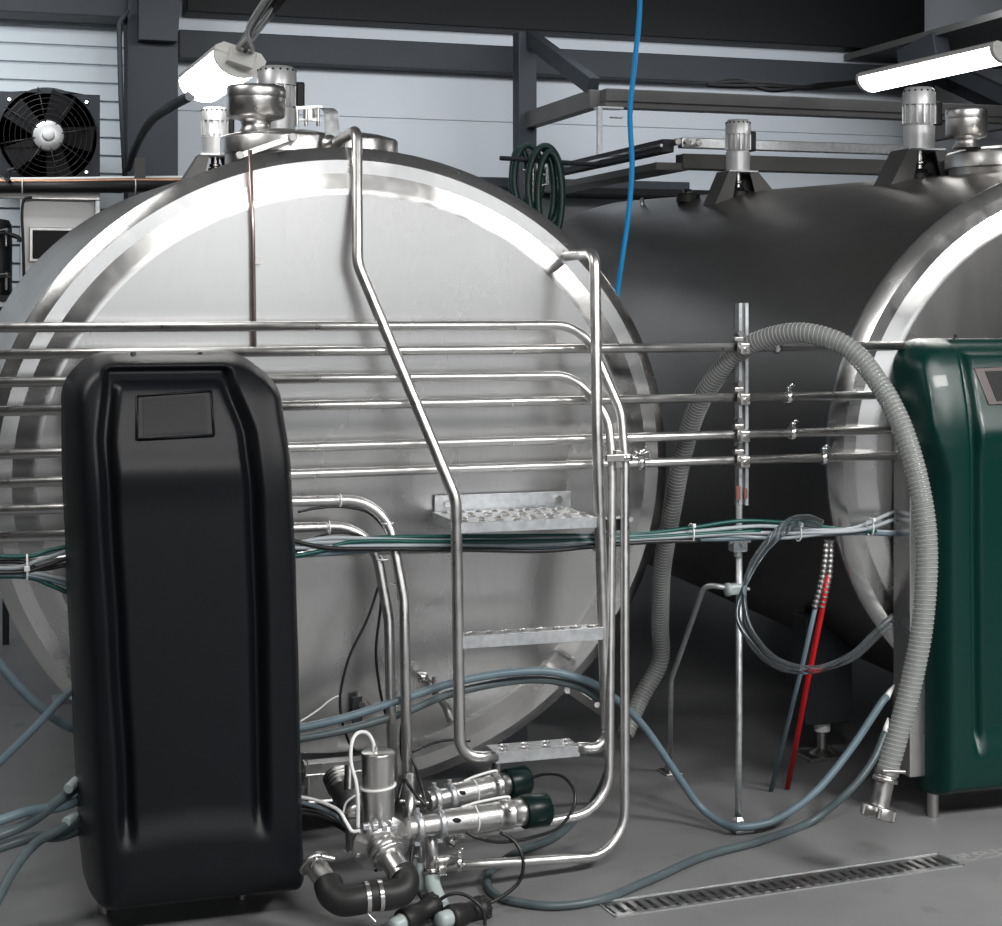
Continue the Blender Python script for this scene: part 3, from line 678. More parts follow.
m = MB(); m.box(c+Vector((-.032, -.018, -.016)), c+Vector((.022, .02, .016)), .008); m.lathe(c+Vector((-.036, 0, 0)), (1, 0, 0), [(0, 0), (0, .020), (.012, .020), (.012, .013)], 16); m.cyl(c+Vector((.02, -.01, 0)), c+Vector((.036, -.01, 0)), .005, 8); m.build('brace_clamp', M['milky'], t)
bf = atz(670, 773, 0)
br = MB(); br.tube(fillet([at(728, 588, YS), at(705, 584, YS+.05), at(671, 680, (YS+bf.y)/2+.1), (bf.x, bf.y, .01)], [.06, .15]), .0085, 12); br.build('brace_rod', M['galv'], t)
m = MB(); m.box((bf.x-.03, bf.y-.04, 0), (bf.x+.03, bf.y+.04, .008), .002); m.lathe((bf.x, bf.y, .008), (0, 0, 1), [(0, .018), (.02, .018), (.028, .01)], 6, flat=True); m.build('brace_foot', M['steel_dark'], t)

# ================================================================ LADDER
YL = 4.43
t = thing('tank_ladder', 'steel ladder with two bent handrails and three treads in front of the silver tank', 'ladder', at(530, 760, YL))
RL = .0158
P = fillet([at(334, 143, 5.0), at(356, 131, YL+.12), at(357.5, 262, YL+.02), at(457, 500, YL), at(459, 752, YL), at(497, 756, YL)], [.05, .12, .12, .11])
P = fillet([at(334, 143, 5.0), at(357, 130, 4.70), at(357.5, 263, 4.60), at(456, 500, YL), at(460, 757, YL), at(497, 757, YL)], [.05, .12, .12, .11])
MB().tube(P, RL, 18).build('handrail', M['steel'], t)
P = fillet([at(564, 256, 4.735), at(594, 251, YL+.10), at(597, 420, YL+.02), at(606.5, 745, YL), at(578, 750, YL)], [.05, .3, .12])
P = fillet([at(564, 256, 4.735), at(595, 253, 4.52), at(597, 430, YL+.03), at(607, 748, YL), at(577, 748, YL)], [.045, .3, .11])
MB().tube(P, RL, 18).build('handrail', M['steel'], t)
m = MB(); m.lathe(at(565, 256, 4.75), (0, -1, 0), [(0, .028), (.012, .028), (.012, .028), (.02, .018), (.03, .018)], 20); m.cyl(at(567, 245, 4.735), at(567, 268, 4.735), .006, 8); m.build('wall_mount', M['chrome'], t)
m = MB(); m.lathe(at(337, 142, 4.95), (-.3, 1, -.1), [(0, .017), (.03, .02), (.04, .03)], 20); m.build('top_mount', M['steel'], t)
def tread(l, r, hgt, depth, holes, label=None):
    A = at(*l, YL-.01); B = at(*r, YL-.01); z1 = (A.z+B.z)/2; z0 = z1-hgt
    m = MB(); th = .003
    m.box((A.x, YL-.012, z0), (B.x, YL-.009, z1), .001)
    m.box((A.x, YL-.012, z1-th), (B.x, YL-.012+depth, z1), .001)
    m.box((A.x, YL-.015+depth, z0+.006), (B.x, YL-.012+depth, z1), .001)
    for x in (A.x, B.x-th): m.box((x, YL-.012, z0), (x+th, YL-.012+depth, z1), .001)
    q = m.build('tread', M['galv'], t)
    rows = max(2, int(depth/.042)); cols = int((B.x-A.x)/.05)
    for i in range(cols):
        for j in range(rows):
            x = A.x+.03+i*(B.x-A.x-.06)/(cols-1)+(.012 if j % 2 else 0); y = YL+.012+j*(depth-.05)/(rows-1)
            if x > B.x-.015: continue
            MB().lathe((x, y, z1-.001), (0, 0, 1), [(0, .015), (.005, .0105), (.006, .0085), (.004, .007), (-.004, .006)], 14).build('grip_stud', M['steel'], q)
    return A, B, z1
A, B, z1 = tread((457, 523), (597, 516.5), .030, .25, True)
m = MB(); xa, xb = at(430, 505, 4.735).x, at(565, 500, 4.735).x; ya = 4.685
zz = z1
m.box((xa, ya, zz-.005), (xb, ya+.004, zz+.045), .001); m.build('back_plate', M['galv'], t)
for q in (.09, .90): MB().cyl((xa+(xb-xa)*q, ya+.001, zz+.022), (xa+(xb-xa)*q, ya-.012, zz+.022), .012, 14).build('bolt', M['chrome'], t)
m = MB(); m.prism([Vector((xa, ya, zz-.002)), Vector((xa+.05, YL+.0, zz-.002)), Vector((xa+.05, YL, zz-.028)), Vector((xa-.06, ya-.06, zz-.035)), Vector((xa-.07, ya, zz-.035))], (.004, 0, 0)); 
m = MB(); m.beam(Vector((xa+.0, ya, zz-.016)), Vector((A.x, YL+.02, zz-.016)), .004, .03); m.build('side_gusset', M['galv'], t)
tread((460, 636), (604, 628), .034, .06, True)
tread((495, 753), (580, 745.5), .030, .09, True)
m = MB(); m.beam(at(566, 686, 4.735), at(604, 712, 4.50), .012, .03, bev=.002); m.cyl(at(597, 705, 4.50), at(597, 705, 4.47), .008, 10); m.build('lower_bracket', M['steel'], t)
MB().cyl(at(568, 690, 4.74), at(568, 690, 4.70), .012, 12).build('bolt', M['chrome'], t); MB().cyl(at(574, 661, 4.74), at(573, 662, 4.66), .009, 12).build('bolt', M['chrome'], t)

# ================================================================ CABINETS (moulded covers)
def interp(tab, z):
    if z <= tab[0][0]: return tab[0][1]
    for (a, va), (b2, vb) in zip(tab, tab[1:]):
        if z <= b2:
            s = (z-a)/(b2-a); s = s*s*(3-2*s)*.5+s*.5; return va+(vb-va)*s
    return tab[-1][1]
def sst(x, a, b2):
    s = min(max((x-a)/(b2-a), 0), 1); return s*s*(3-2*s)
YCF = 4.20; DEP = .30
def zz_(py, Y=YCF, px=190): return at(px, py, Y).z
def cover(name, m_, parent, XLt, XRt, z0, z1, lean, IL, IR, itop, ibot, rt=.14, rb=.05, Yfront=YCF, dep=DEP, backtab=None):
    """moulded cover; XLt/XRt tables of side position over height, IL/IR inner recess edges over height"""
    nx, nz = 96, 200; vs = []; fs = []
    zk = z0+(z1-z0)*.79          # height above which the face slopes back
    rc = .045
    for j in range(nz+1):
        tj = j/nz; tj = .5-.5*math.cos(PI*tj) if False else tj
        # cluster rows near both ends
        tj = (tj*.55+(.5-.5*math.cos(PI*tj))*.45)
        for i in range(nx+1):
            ti = i/nx; ti = ti*.5+(.5-.5*math.cos(PI*ti))*.5
            z = z0+(z1-z0)*tj
            xl, xr = interp(XLt, z), interp(XRt, z)
            W_ = xr-xl; x = ti*W_
            # round the corners of the outline
            dz_t = z1-z; dz_b = z-z0
            px_, pz_ = x, z
            for (cx_, cz_, r_) in ((0, 1, rt), (1, 1, rt), (0, 0, rb), (1, 0, rb)):
                qx = (r_-x) if cx_ == 0 else (r_-(W_-x)); qz = (r_-dz_t) if cz_ == 1 else (r_-dz_b)
                if qx > 0 and qz > 0:
                    mm = max(qx, qz); L_ = math.hypot(qx, qz); qx2, qz2 = qx*mm/L_, qz*mm/L_
                    px_ = (r_-qx2) if cx_ == 0 else W_-(r_-qx2); pz_ = (z1-r_+qz2) if cz_ == 1 else (z0+r_-qz2)
                    dd = r_-mm
                    break
            else:
                dd = min(x, W_-x, dz_t, dz_b)
            dd = max(dd, 0)
            e = min(dd/rc, 1); e = math.sqrt(max(1-(1-e)**2, 0)); e2 = min(dd/.11, 1); e2 = math.sqrt(max(1-(1-e2)**2, 0))
            front = Yfront
            q_ = max(pz_-(zk-.07), 0)/(z1-zk+.07); slope = .10*q_**1.8
            back = Yfront+dep+(backtab(pz_) if backtab else 0)
            depth = (back-front-slope)
            yv = back-depth*(.80*e+.20*e2) if dd > 0 else back
            X = xl+px_
            # recessed central panel
            il, ir = interp(IL, pz_), interp(IR, pz_)
            wv = .020+.004
            ins = sst(X, il-wv, il+.004)*(1-sst(X, ir-.004, ir+wv))
            ins *= sst(pz_, ibot-.095+.012*math.cos((X-il)/(ir-il)*PI-PI/2), ibot+.012*math.cos((X-il)/(ir-il)*PI-PI/2))*(1-sst(pz_, itop, itop+.02))
            rec = .040
            # groove just inside the border, central pad comes back out a little
            pad = sst(X, il+.006, il+.030)*(1-sst(X, ir-.030, ir-.006))*(1-sst(pz_, itop-.04, itop-.02))
            bow = .012*math.exp(-((pz_-zk)/.05)**2)
            yv += ins*(rec-pad*(.022+bow))
            vs.append(Vector((X+lean*(pz_-z0), yv, pz_)))
    for j in range(nz):
        for i in range(nx):
            a = j*(nx+1)+i; fs.append((a, a+1, a+nx+2, a+nx+1))
    mb = MB(); mb.add(vs, fs, True)
    # return lip
    ring = [i for i in range(nx+1)]+[j*(nx+1)+nx for j in range(1, nz+1)]+[nz*(nx+1)+i for i in range(nx-1, -1, -1)]+[j*(nx+1) for j in range(nz-1, 0, -1)]
    o = len(mb.v); cen = Vector((sum(v.x for v in vs)/len(vs), 0, (z0+z1)/2))
    for k in ring:
        v = mb.v[k]; mb.v.append(Vector((v.x+(cen.x-v.x)*.04, v.y, v.z+(cen.z-v.z)*.02)))
    n = len(ring)
    for k in range(n): mb.f.append((ring[k], ring[(k+1) % n], o+(k+1) % n, o+k)); mb.sm.append(False)
    return mb.build(name, m_, parent)
# black cabinet measured off the photo
def XY(px, py, Y): return at(px, py, Y).x
ZB, ZT = zz_(918), zz_(352, 4.34)
LT = sorted([(zz_(py), XY(px, py, 4.46)) for px, py in ((84, 905), (79, 850), (73, 720), (67, 580), (62.5, 470), (62, 400), (64, 350))])
RT = sorted([(zz_(py), XY(px, py, 4.30)) for px, py in ((309, 905), (307, 850), (304.5, 720), (301, 580), (296, 470), (289, 405), (277, 350))])
IL = sorted([(zz_(py), XY(px, py, 4.22)) for px, py in ((128, 900), (124, 780), (116, 640), (108, 500), (105, 440), (112, 380), (114, 360))])
IR = sorted([(zz_(py), XY(px, py, 4.22)) for px, py in ((264, 900), (261, 780), (259, 640), (254, 500), (249, 440), (231, 380), (226, 360))])
t = thing('control_cabinet', 'tall black moulded cabinet with a recessed centre panel in front of the silver tank', 'cabinet', (XY(190, 890, 4.4), 4.4, 0))
blk = cover('moulded_cover', M['blackp'], t, LT, RT, ZB, ZT, 0, IL, IR, zz_(372, 4.3), zz_(812), rt=.12)
xm0, xm1 = LT[3][1]+.03, RT[3][1]-.03
MB().box((xm0+.02, YCF+DEP-.02, ZB+.05), (xm1-.02, 4.515, ZT-.12), .005).build('rear_housing', M['steel_dark'], t)
for q in (xm0+.06, xm1-.10):
    MB().cyl((q, 4.44, 0), (q, 4.44, ZB+.06), .018, 14).build('support_leg', M['steel_dark'], t)
def face_y(px, py): # approximate sloping face plane of the display zone
    zk = ZB+(ZT-ZB)*.79
    z = zz_(py, 4.27); q_ = max(z-(zk-.07), 0)/(ZT-zk+.07); return YCF+.10*q_**1.8+.0175-.012*math.exp(-((z-zk)/.05)**2)
P = [at(137, 439, face_y(0, 439)-.004), at(214, 435, face_y(0, 437)-.004), at(211, 391, face_y(0, 391)-.004), at(137, 396, face_y(0, 393)-.004)]
fr = MB()
# frame as four bevelled bars with a sunken dark window
inn = MB().prism([p+Vector((0, .001, 0)) for p in P], (0, .012, 0), .001).build('display_window', M['blackp'], t)
for a, b2 in zip(P, P[1:]+P[:1]): fr.tube([a, b2], .0035, 8)
fr.build('display_bezel', M['blackp'], inn)
c = (P[0]+P[1]+P[2]+P[3])/4
MB().prism([c+(p-c)*.84+Vector((0, -.002, 0)) for p in P], (0, .004, 0)).build('screen', M['screen'], inn)
for px_ in (133, 200): c = at(px_, 353.5, 4.40); MB().lathe(c-Vector((0, 0, .012)), (0, 0, 1), [(0, .007), (.014, .007), (.016, .005), (.016, 0)], 12).build('top_pin', M['cable_black'], t)
m = MB().lathe(at(298, 877, 4.24), (0, 0, -1), [(-.02, .006), (.008, .006), (.012, .003), (.012, 0)], 10); m.build('latch_pin', M['chrome'], t)
# green cabinet: same moulding, squarer stance
XG = at(893, 500, 4.597).x
w0 = RT[3][1]-LT[3][1]
def shift(tab, base, k=1.0): 
    return [(z, k*(x-base)) for z, x in tab]
base = LT[3][1]
GL = [(z, XG+.0+.012*0+(x-base)*.0) for z, x in LT]; 
zt_ = [p[0] for p in LT]
GL = [(z, XG-.006+.055*(1-sst(z, 1.02, 1.22))) for z in [.05+.05*k for k in range(31)]]
GR = [(z, XG+.008+.66-v) for z, v in zip(zt_, (.0, .0, .0, .0, .005, .02, .05))]
gi = at(971, 600, 4.43).x
GIL = [(z, gi+v) for z, v in zip(zt_, (.012, .008, .004, .0, .0, .004, .012))]
GIR = [(z, XG+.53-v) for z, v in zip(zt_, (.0, .0, .0, .0, .0, .012, .03))]
t = thing('control_cabinet', 'tall glossy green moulded cabinet at the right edge in front of the dark tank', 'cabinet', (XG+.33, 4.4, 0))
zgt = at(950, 337, 4.50).z; zgb = at(950, 800, 4.44).z
grn = cover('moulded_cover', M['greenp'], t, GL, GR, zgb, zgt, 0, GIL, GIR, at(970, 344, 4.5).z, .28, rt=.10, rb=.03, Yfront=4.40, dep=.15, backtab=lambda z: .105*sst(z, 1.06, 1.26))
m = MB().box((XG, 4.50, zgb+.06), (XG+.62, T2.y-.052, 1.17), .004); m.build('rear_housing', M['plate'], t)
for q in (XG+.08, XG+.5): MB().cyl((q, 4.5, 0), (q, 4.5, zgb+.08), .018, 14).build('support_leg', M['steel_dark'], t)
gzk = zgb+(zgt-zgb)*.79
def gface(py):
    z = at(990, py, 4.43).z; q_ = max(z-(gzk-.07), 0)/(zgt-gzk+.07); return 4.40+.10*q_**1.8+.0175-.012*math.exp(-((z-gzk)/.05)**2)-.004
P = [at(989, 405, gface(405)), at(1078, 402, gface(402)), at(1068, 364, gface(364)), at(974, 368, gface(368))]
inn = MB().prism([p+Vector((0, .0, 0)) for p in P], (0, .014, 0), .002).build('display_bezel', M['bezel'], t)
c = sum(P, Vector())/4
MB().prism([c+(p-c)*.80+Vector((0, -.002, 0)) for p in P], (0, .004, 0)).build('screen', M['screen'], inn)
MB().lathe(at(955, 338, 4.42)-Vector((0, 0, .01)), (0, 0, 1), [(0, .006), (.02, .006), (.02, 0)], 10).build('top_pin', M['cable_black'], t)
# connector stubs on the stainless side
m = MB(); m.cyl(at(893, 455.5, YP+.02), at(899, 455.2, YP+.02), .013, 12, r2=.004); m.build('pipe_nut', M['steel'], t)

# ================================================================ CABLE BUNDLE
def cable(P, r, m, label, group='cables in the bundle crossing below the pipes', nm='cable', seg=8, n=8, cat='cable'):
    return tag(MB().tube(spline(P, seg), r, n).build(nm, M[m] if isinstance(m, str) else m), label, cat, group)
YB_ = YP-.035
rows = [('teal', [(290, 552), (340, 541), (400, 537), (520, 536), (600, 535), (640, 534), (690, 528), (740, 521), (790, 523), (840, 529), (876, 531)]),
        ('grey_cable', [(290, 545), (330, 538), (400, 540), (470, 541), (560, 538), (640, 537), (700, 531), (760, 526), (800, 529), (850, 529), (893, 512)]),
        ('grey_cable', [(290, 548), (360, 546), (450, 545), (520, 545), (600, 541), (680, 537), (740, 533), (800, 533), (860, 530), (895, 519)]),
        ('cable_black', [(290, 540), (330, 548), (400, 549), (470, 550), (540, 551), (590, 547), (650, 542), (700, 541)]),
        ('hose_blue', [(290, 556), (360, 551), (430, 546), (500, 550), (570, 548), (640, 540), (720, 539), (790, 536), (850, 533), (897, 534)]),
        ('grey_cable', [(290, 543), (350, 542), (420, 543), (500, 541), (560, 543), (640, 539), (720, 535), (780, 538), (840, 532), (897, 532)]),
        ('teal', [(290, 557), (320, 551), (345, 543), (380, 541), (450, 542), (540, 541), (620, 539), (700, 534), (760, 531)])]
names = ['teal cable riding on top of the bundle between the tanks', 'pale grey cable rising to the cabinet side at the right end of the bundle', 'pale grey cable in the middle of the bundle', 'black cable along the underside of the bundle',
         'thick blue-grey cable at the bottom of the bundle', 'pale grey cable ending beside the lower nut of the stainless cabinet side', 'second teal cable slanting up out of the bundle near the black cabinet']
for k, (mm, pts_) in enumerate(rows):
    cable([at(a, b2, 4.585 if a > 890 else YB_-.006*(k % 4)) for a, b2 in pts_], .0075 if k == 4 else .006, mm, names[k])
for (pp, lab) in (((594, 541), 'white cable tie around the bundle under the top tread'), ((691, 533), 'white cable tie around the bundle left of the post'), ((798, 532), 'white cable tie around the bundle right of the post'), ((870, 527), 'white cable tie around the bundle near the green cabinet')):
    c = at(*pp, YB_-.008); m = MB()
    m.tube([c+Vector((0, .022*math.cos(2*PI*k/20), .027*math.sin(2*PI*k/20))) for k in range(21)], .0024, 6, cap=False); m.box(c+Vector((-.006, -.028, .018)), c+Vector((.004, -.018, .030)), .002)
    tag(m.build('cable_tie', M['white']), lab, 'cable tie')
lrows = [('grey_cable', [(-30, 559), (20, 557), (45, 553), (75, 546)]), ('grey_cable', [(-30, 567), (15, 568), (40, 560), (75, 549)]), ('hose_blue', [(-30, 575), (20, 575), (50, 580), (75, 588)]),
         ('cable_black', [(-30, 572), (20, 572), (45, 566), (75, 555)]), ('cable_black', [(-30, 562), (20, 562), (40, 569), (75, 563)]), ('teal', [(-30, 577), (25, 577), (50, 585), (75, 596)]), ('grey_cable', [(-30, 573), (30, 573), (55, 577), (75, 581)]),
         ('teal', [(-30, 556), (30, 556), (50, 550), (75, 545)])]
ln = ['pale grey cable, upper one entering the black cabinet from the left edge', 'pale grey cable twisting upward at the left edge', 'blue-grey cable bending down to the black cabinet at the left edge', 'black cable rising to the black cabinet at the left edge',
      'black cable crossing behind the tie at the left edge', 'teal cable bending down lowest at the left edge', 'pale grey cable lowest of the grey ones at the left edge', 'teal cable on top of the bundle at the left edge']
for k, (mm, pts_) in enumerate(lrows):
    cable([at(a, b2, 4.52-.006*(k % 4)) for a, b2 in pts_], .006, mm, ln[k], 'cables in the bundle left of the black cabinet')
c = at(27, 568, 4.50); m = MB(); m.tube([c+Vector((0, .02*math.cos(2*PI*k/20), .034*math.sin(2*PI*k/20))) for k in range(21)], .003, 6, cap=False); m.box(c+Vector((-.008, -.026, -.006)), c+Vector((.006, -.018, .008)), .002)
tag(m.build('cable_tie', M['white']), 'white cable tie around the bundle at the left edge', 'cable tie')

# ================================================================ HOSES
def hose(P, r, m, label, nm='hose', cat='hose', group=None, n=12, seg=12): return tag(MB().tube(spline(P, seg), r, n).build(nm, M[m]), label, cat, group)
# blue hoses crossing in front of the silver tank
hose(pl([(285, 731, 4.52), (340, 719, 4.50), (400, 700, 4.50), (460, 681, 4.50), (530, 671, 4.50), (575, 677, 4.50), (605, 691, 4.53), (640, 722, 4.60), (670, 764, 4.62), (697, 803, 4.62), (720, 822, 4.56), (740, 827, 4.50), (775, 820, 4.50), (815, 792, 4.50), (850, 750, 4.52), (880, 705, 4.54), (886, 697, 4.56)]), .0115, 'hose_blue',
     'upper blue-grey hose arching behind the ladder and sagging to the post foot')
z2 = ('z', .012)
hose(pl([(285, 741, 4.52), (340, 731, 4.50), (400, 714, 4.50), (450, 694, 4.52), (520, 680, 4.53), (570, 684, 4.52), (600, 702, 4.58), (612, 735, 4.68), (608, 770, 4.80), (590, 806, 4.92), (556, 836, z2), (516, 853, z2), (492, 870, z2), (487, 882, z2), (493, 893, z2), (512, 901, z2), (555, 906, z2), (602, 899, z2), (650, 880, z2), (705, 856, z2), (760, 841, z2), (810, 822, 4.52), (848, 792, 4.50), (872, 762, 4.52), (885, 733, 4.56)]), .0115, 'hose_slate',
     'lower blue-grey hose making a wide loop on the floor toward the green cabinet')
for (a, b2, lab) in (((886, 698), (894, 685), 'upper'), ((885, 734), (888, 718), 'lower')):
    tag(MB().tube([at(*a, 4.56), at((a[0]+b2[0])/2, (a[1]+b2[1])/2, 4.57), at(*b2, 4.58)], .008, 10, rf=lambda i, n: [.011, .008, .003][i]).build('hose_nipple', M['white']), 'pale tapered nipple on the end of the %s blue-grey hose' % lab, 'nipple')
# left hoses
hose(pl([(-30, 625), (0, 664), (30, 698), (60, 722), (90, 735)], 4.62), .0125, 'hose_blue', 'blue-grey hose sloping down to the right at the left edge')
hose(pl([(90, 680), (66, 695), (40, 722), (10, 752), (-30, 790)], 4.50), .0105, 'hose_blue', 'thin pale hose sloping down to the left at the left edge')
hose(pl([(85, 780, 4.5), (60, 800, 4.45), (30, 822, 4.4), (0, 835, 4.36), (-40, 850, 4.33)]), .0135, 'hose_slate', 'grey hose leaving the black cabinet downward, upper one of the lower left hoses')
hose(pl([(90, 795, 4.5), (60, 807, 4.45), (25, 812, 4.4), (-30, 832, 4.36)]), .0125, 'hose_blue', 'blue-grey hose behind the lower left hoses')
hose(pl([(90, 812, 4.48), (62, 828, 4.42), (36, 843, 4.38), (15, 868, 4.3), (-5, 905, 4.2), (-25, 950, 4.1)]), .0125, 'hose_slate', 'grey hose dropping steeply at the lower left corner')
hose(pl([(90, 825, 4.50), (60, 836, 4.46), (30, 838, 4.42), (-30, 857, 4.38)]), .014, 'hose_slate', 'thick grey hose lowest of those leaving the black cabinet to the left')
for (a, b2) in (((68, 789), (76, 781)), ((66, 822), (76, 816))):
    tag(MB().cyl(at(*a, 4.42), at(*b2, 4.46), .013, 10).build('hose_clip', M['milky']), 'pale sleeve on a grey hose beside the black cabinet', 'sleeve', 'pale hose sleeves')
# clear tubes making a loop beside the post
ct1 = pl([(822, 522, 4.50), (808, 517, 4.48), (790, 520, 4.46), (768, 540, 4.46), (750, 568, 4.47), (744, 598, 4.48), (752, 632, 4.48), (778, 660, 4.48), (815, 668, 4.48), (850, 655, 4.50), (872, 635, 4.53), (892, 616, 4.56)])
ct2 = pl([(820, 526, 4.52), (806, 523, 4.50), (790, 528, 4.49), (764, 552, 4.50), (745, 585, 4.51), (738, 618, 4.52), (756, 650, 4.51), (780, 668, 4.50), (812, 671, 4.50), (850, 660, 4.52), (874, 640, 4.55), (892, 622, 4.58)])
hose(ct1, .008, 'clear', 'clear plastic tube looping beside the post, inner one', nm='clear_tube', cat='tube', group='clear tubes looping beside the post')
hose(ct2, .008, 'clear', 'clear plastic tube looping beside the post, outer one', nm='clear_tube', cat='tube', group='clear tubes looping beside the post')
# red and white tubes hanging
t = thing('spring_tube', 'red tube hanging straight down from the cable bundle beside the dark tank', 'tube', at(785, 800, 4.9))
MB().tube(pl([(828, 575, 4.60), (822, 610, 4.62), (806, 690, 4.75), (785, 801, 4.92)]), .009, 10).build('red_tube', M['red'], t)
P = resample(spline(pl([(831, 540, 4.59), (829, 575, 4.60), (822, 607, 4.62)])), .004); MB().tube(P, .010, 10, rf=lambda i, n: .011 if i % 4 < 2 else .008).build('spring_guard', M['steel_dark'], t)
t = thing('spring_tube', 'pale grey tube hanging beside the red tube', 'tube', at(767, 806, 4.92))
MB().tube(pl([(816, 605, 4.60), (800, 675, 4.70), (767, 807, 4.92)]), .0075, 10).build('pale_tube', M['hose_blue'], t)
P = resample(spline(pl([(827, 540, 4.57), (823, 575, 4.58), (815, 607, 4.60)])), .004); MB().tube(P, .010, 10, rf=lambda i, n: .0105 if i % 4 < 2 else .0075).build('spring_guard', M['steel_dark'], t)
# bright blue air tube
tag(MB().tube(spline(pl([(641, -90, 4.75), (640, -15, 4.9), (639, 20, 4.95), (634, 70, 5.0), (630, 115, 5.05), (632, 165, 5.1), (629, 210, 5.15), (622, 260, 5.2), (617, 296, 5.25), (612, 360, 5.3), (610, 450, 5.35), (614, 550, 5.38)])), .0085, 10).build('air_tube', M['blue_cable']), 'bright blue air tube hanging from the roof behind the silver tank', 'tube')
# big translucent corrugated hose
hp = pl([(625, 735, 5.35), (640, 700, 5.4), (660, 662, 5.4), (660, 625, 5.35), (662, 570, 5.2), (672, 510, 5.05), (685, 445, 4.92), (704, 395, 4.78), (738, 353, 4.62), (775, 336, 4.50), (812, 334, 4.40), (850, 349, 4.32), (880, 385, 4.25), (903, 430, 4.18), (920, 490, 4.13), (927, 550, 4.10), (923, 620, 4.08), (912, 680, 4.08), (899, 730, 4.08), (886, 775, 4.08)])
t = thing('suction_hose', 'thick translucent corrugated hose arching over the pipes and hanging beside the green cabinet', 'hose', hp[-1])
P = resample(spline(hp, 16), .0042)
MB().tube(P, .029, 20, rf=lambda i, n: .0300 if i % 3 else .0282).build('hose_wall', M['hose_clear'], t)
# spiral coil wound on the hose
T_ = [(P[min(i+1, len(P)-1)]-P[max(i-1, 0)]).normalized() for i in range(len(P))]
xx = T_[0].cross(Vector((0, 1, 0))).normalized(); co = []
for i, (p, tt) in enumerate(zip(P, T_)):
    xx = (xx-tt*xx.dot(tt)).normalized(); yy = tt.cross(xx)
    for s_ in range(4):
        a = 2*PI*(i+s_/4)/3.0
        q = p+(P[min(i+1, len(P)-1)]-p)*(s_/4)
        co.append(q+(xx*math.cos(a)+yy*math.sin(a))*.0303)
MB().tube(co, .0011, 5, cap=False).build('spiral', M['coil'], t)
a, b2 = hp[-1], at(877, 818, 4.07)
ax = (b2-a)
L = ax.length
m = MB().lathe(a-ax*.12, ax, [(0, .031), (0, .034), (0, .034), (.012, .034), (.012, .034), (.012, .030), (.02, .030), (.02, .035), (.032, .035), (.032, .026), (.032, .026), (L*.75, .025), (L*.85, .027)], 28); m.cyl(at(882, 771, 4.05), at(905, 772, 4.05), .005, 8); m.build('end_sleeve', M['steel_dark'], t)
m = MB().lathe(a+ax*.72, ax, [(0, .026), (0, .044), (.004, .048), (.030, .048), (.034, .045), (.034, .030), (.024, .026), (.014, 0)], 28)
for k in range(6):
    aa = 2*PI*k/6; w = ax.normalized(); x = w.cross(Vector((0, 1, 0))).normalized(); y = w.cross(x)
    m.cyl(a+ax*.72+w*.004+(x*math.cos(aa)+y*math.sin(aa))*.047, a+ax*.72+w*.030+(x*math.cos(aa)+y*math.sin(aa))*.047, .007, 8)
m.build('coupling_nut', M['steel_dark'], t)

# thin black wires on the silver face
YW = 4.60
for (pts_, lab) in (([(379, 585), (367, 620), (350, 655), (341, 690), (341, 715), (348, 740), (356, 752)], 'thin black wire bowing left of the curved pipes down the silver tank'),
                    ([(300, 545), (330, 533), (362, 536), (378, 556), (381, 600), (376, 650), (380, 690), (388, 725), (392, 760)], 'thin black wire following the eighth pipe down'),
                    ([(400, 590), (405, 640), (404, 700), (401, 750), (412, 790), (420, 812)], 'thin black wire behind the seventh pipe'),
                    ([(298, 512), (318, 508), (345, 507), (372, 515), (392, 545), (399, 600)], 'thin black wire under the upper curved pipe')):
    cable([at(a, b2, YW-.04) for a, b2 in pts_], .004, 'cable_black', lab, 'thin black wires around the curved pipes', 'wire', cat='wire')
cable(pl([(300, 722), (318, 710), (332, 699), (342, 695)], 4.68), .0025, 'white', 'very thin pale wire low on the silver tank by the black cabinet', None, 'wire', cat='wire')
cable(pl([(412, 752), (430, 744), (450, 740), (470, 741)], 4.66), .004, 'cable_black', 'short black wire arching low on the silver tank left of the bottom tread', None, 'wire', cat='wire')
# outlet fittings low on the silver tank
t = thing('sample_valve', 'small steel valve and bent outlet pipe low on the silver tank', 'valve', at(432, 690, 4.7))
m = MB(); m.tube(fillet(pl([(432, 684, 4.74), (434, 690, 4.66), (446, 706, 4.62), (452, 722, 4.60)]), .03), .012, 12); m.build('outlet_pipe', M['steel'], t)
m = MB(); m.lathe(at(425, 679, 4.68), (-.75, -.3, .6), [(-.02, .008), (.0, .008), (.0, .014), (.012, .018), (.02, .012), (.03, .006), (.03, 0)], 16); m.cyl(at(434, 690, 4.64), at(434, 676, 4.64), .007, 10); m.box(at(428, 690, 4.66), at(441, 687, 4.63), .002); m.build('handle', M['chrome'], t)
t = thing('sample_valve', 'tiny steel stud on a dark plate low on the silver tank face', 'valve', at(363, 705, 4.72))
MB().box(at(352, 725, 4.70), at(362, 697, 4.69), .002).build('dark_plate', M['slate'], t)
m = MB(); m.cyl(at(365, 702, 4.74), at(362, 705, 4.66), .009, 10); m.cyl(at(372, 708, 4.70), at(364, 701, 4.68), .006, 8); m.build('stud', M['chrome'], t)
# pale slab shaped to stand in for a reflection band low on the face
t = thing('reflection_band', 'pale band standing in for a reflection low on the silver tank behind the pump', 'reflection band', at(345, 775, 4.72))
m = MB(); m.box(at(305, 800, 4.70), at(388, 757, 4.665), .006); m.box(at(305, 775, 4.665), at(386, 758, 4.655), .003); m.build('band_body', M['plate'], t)

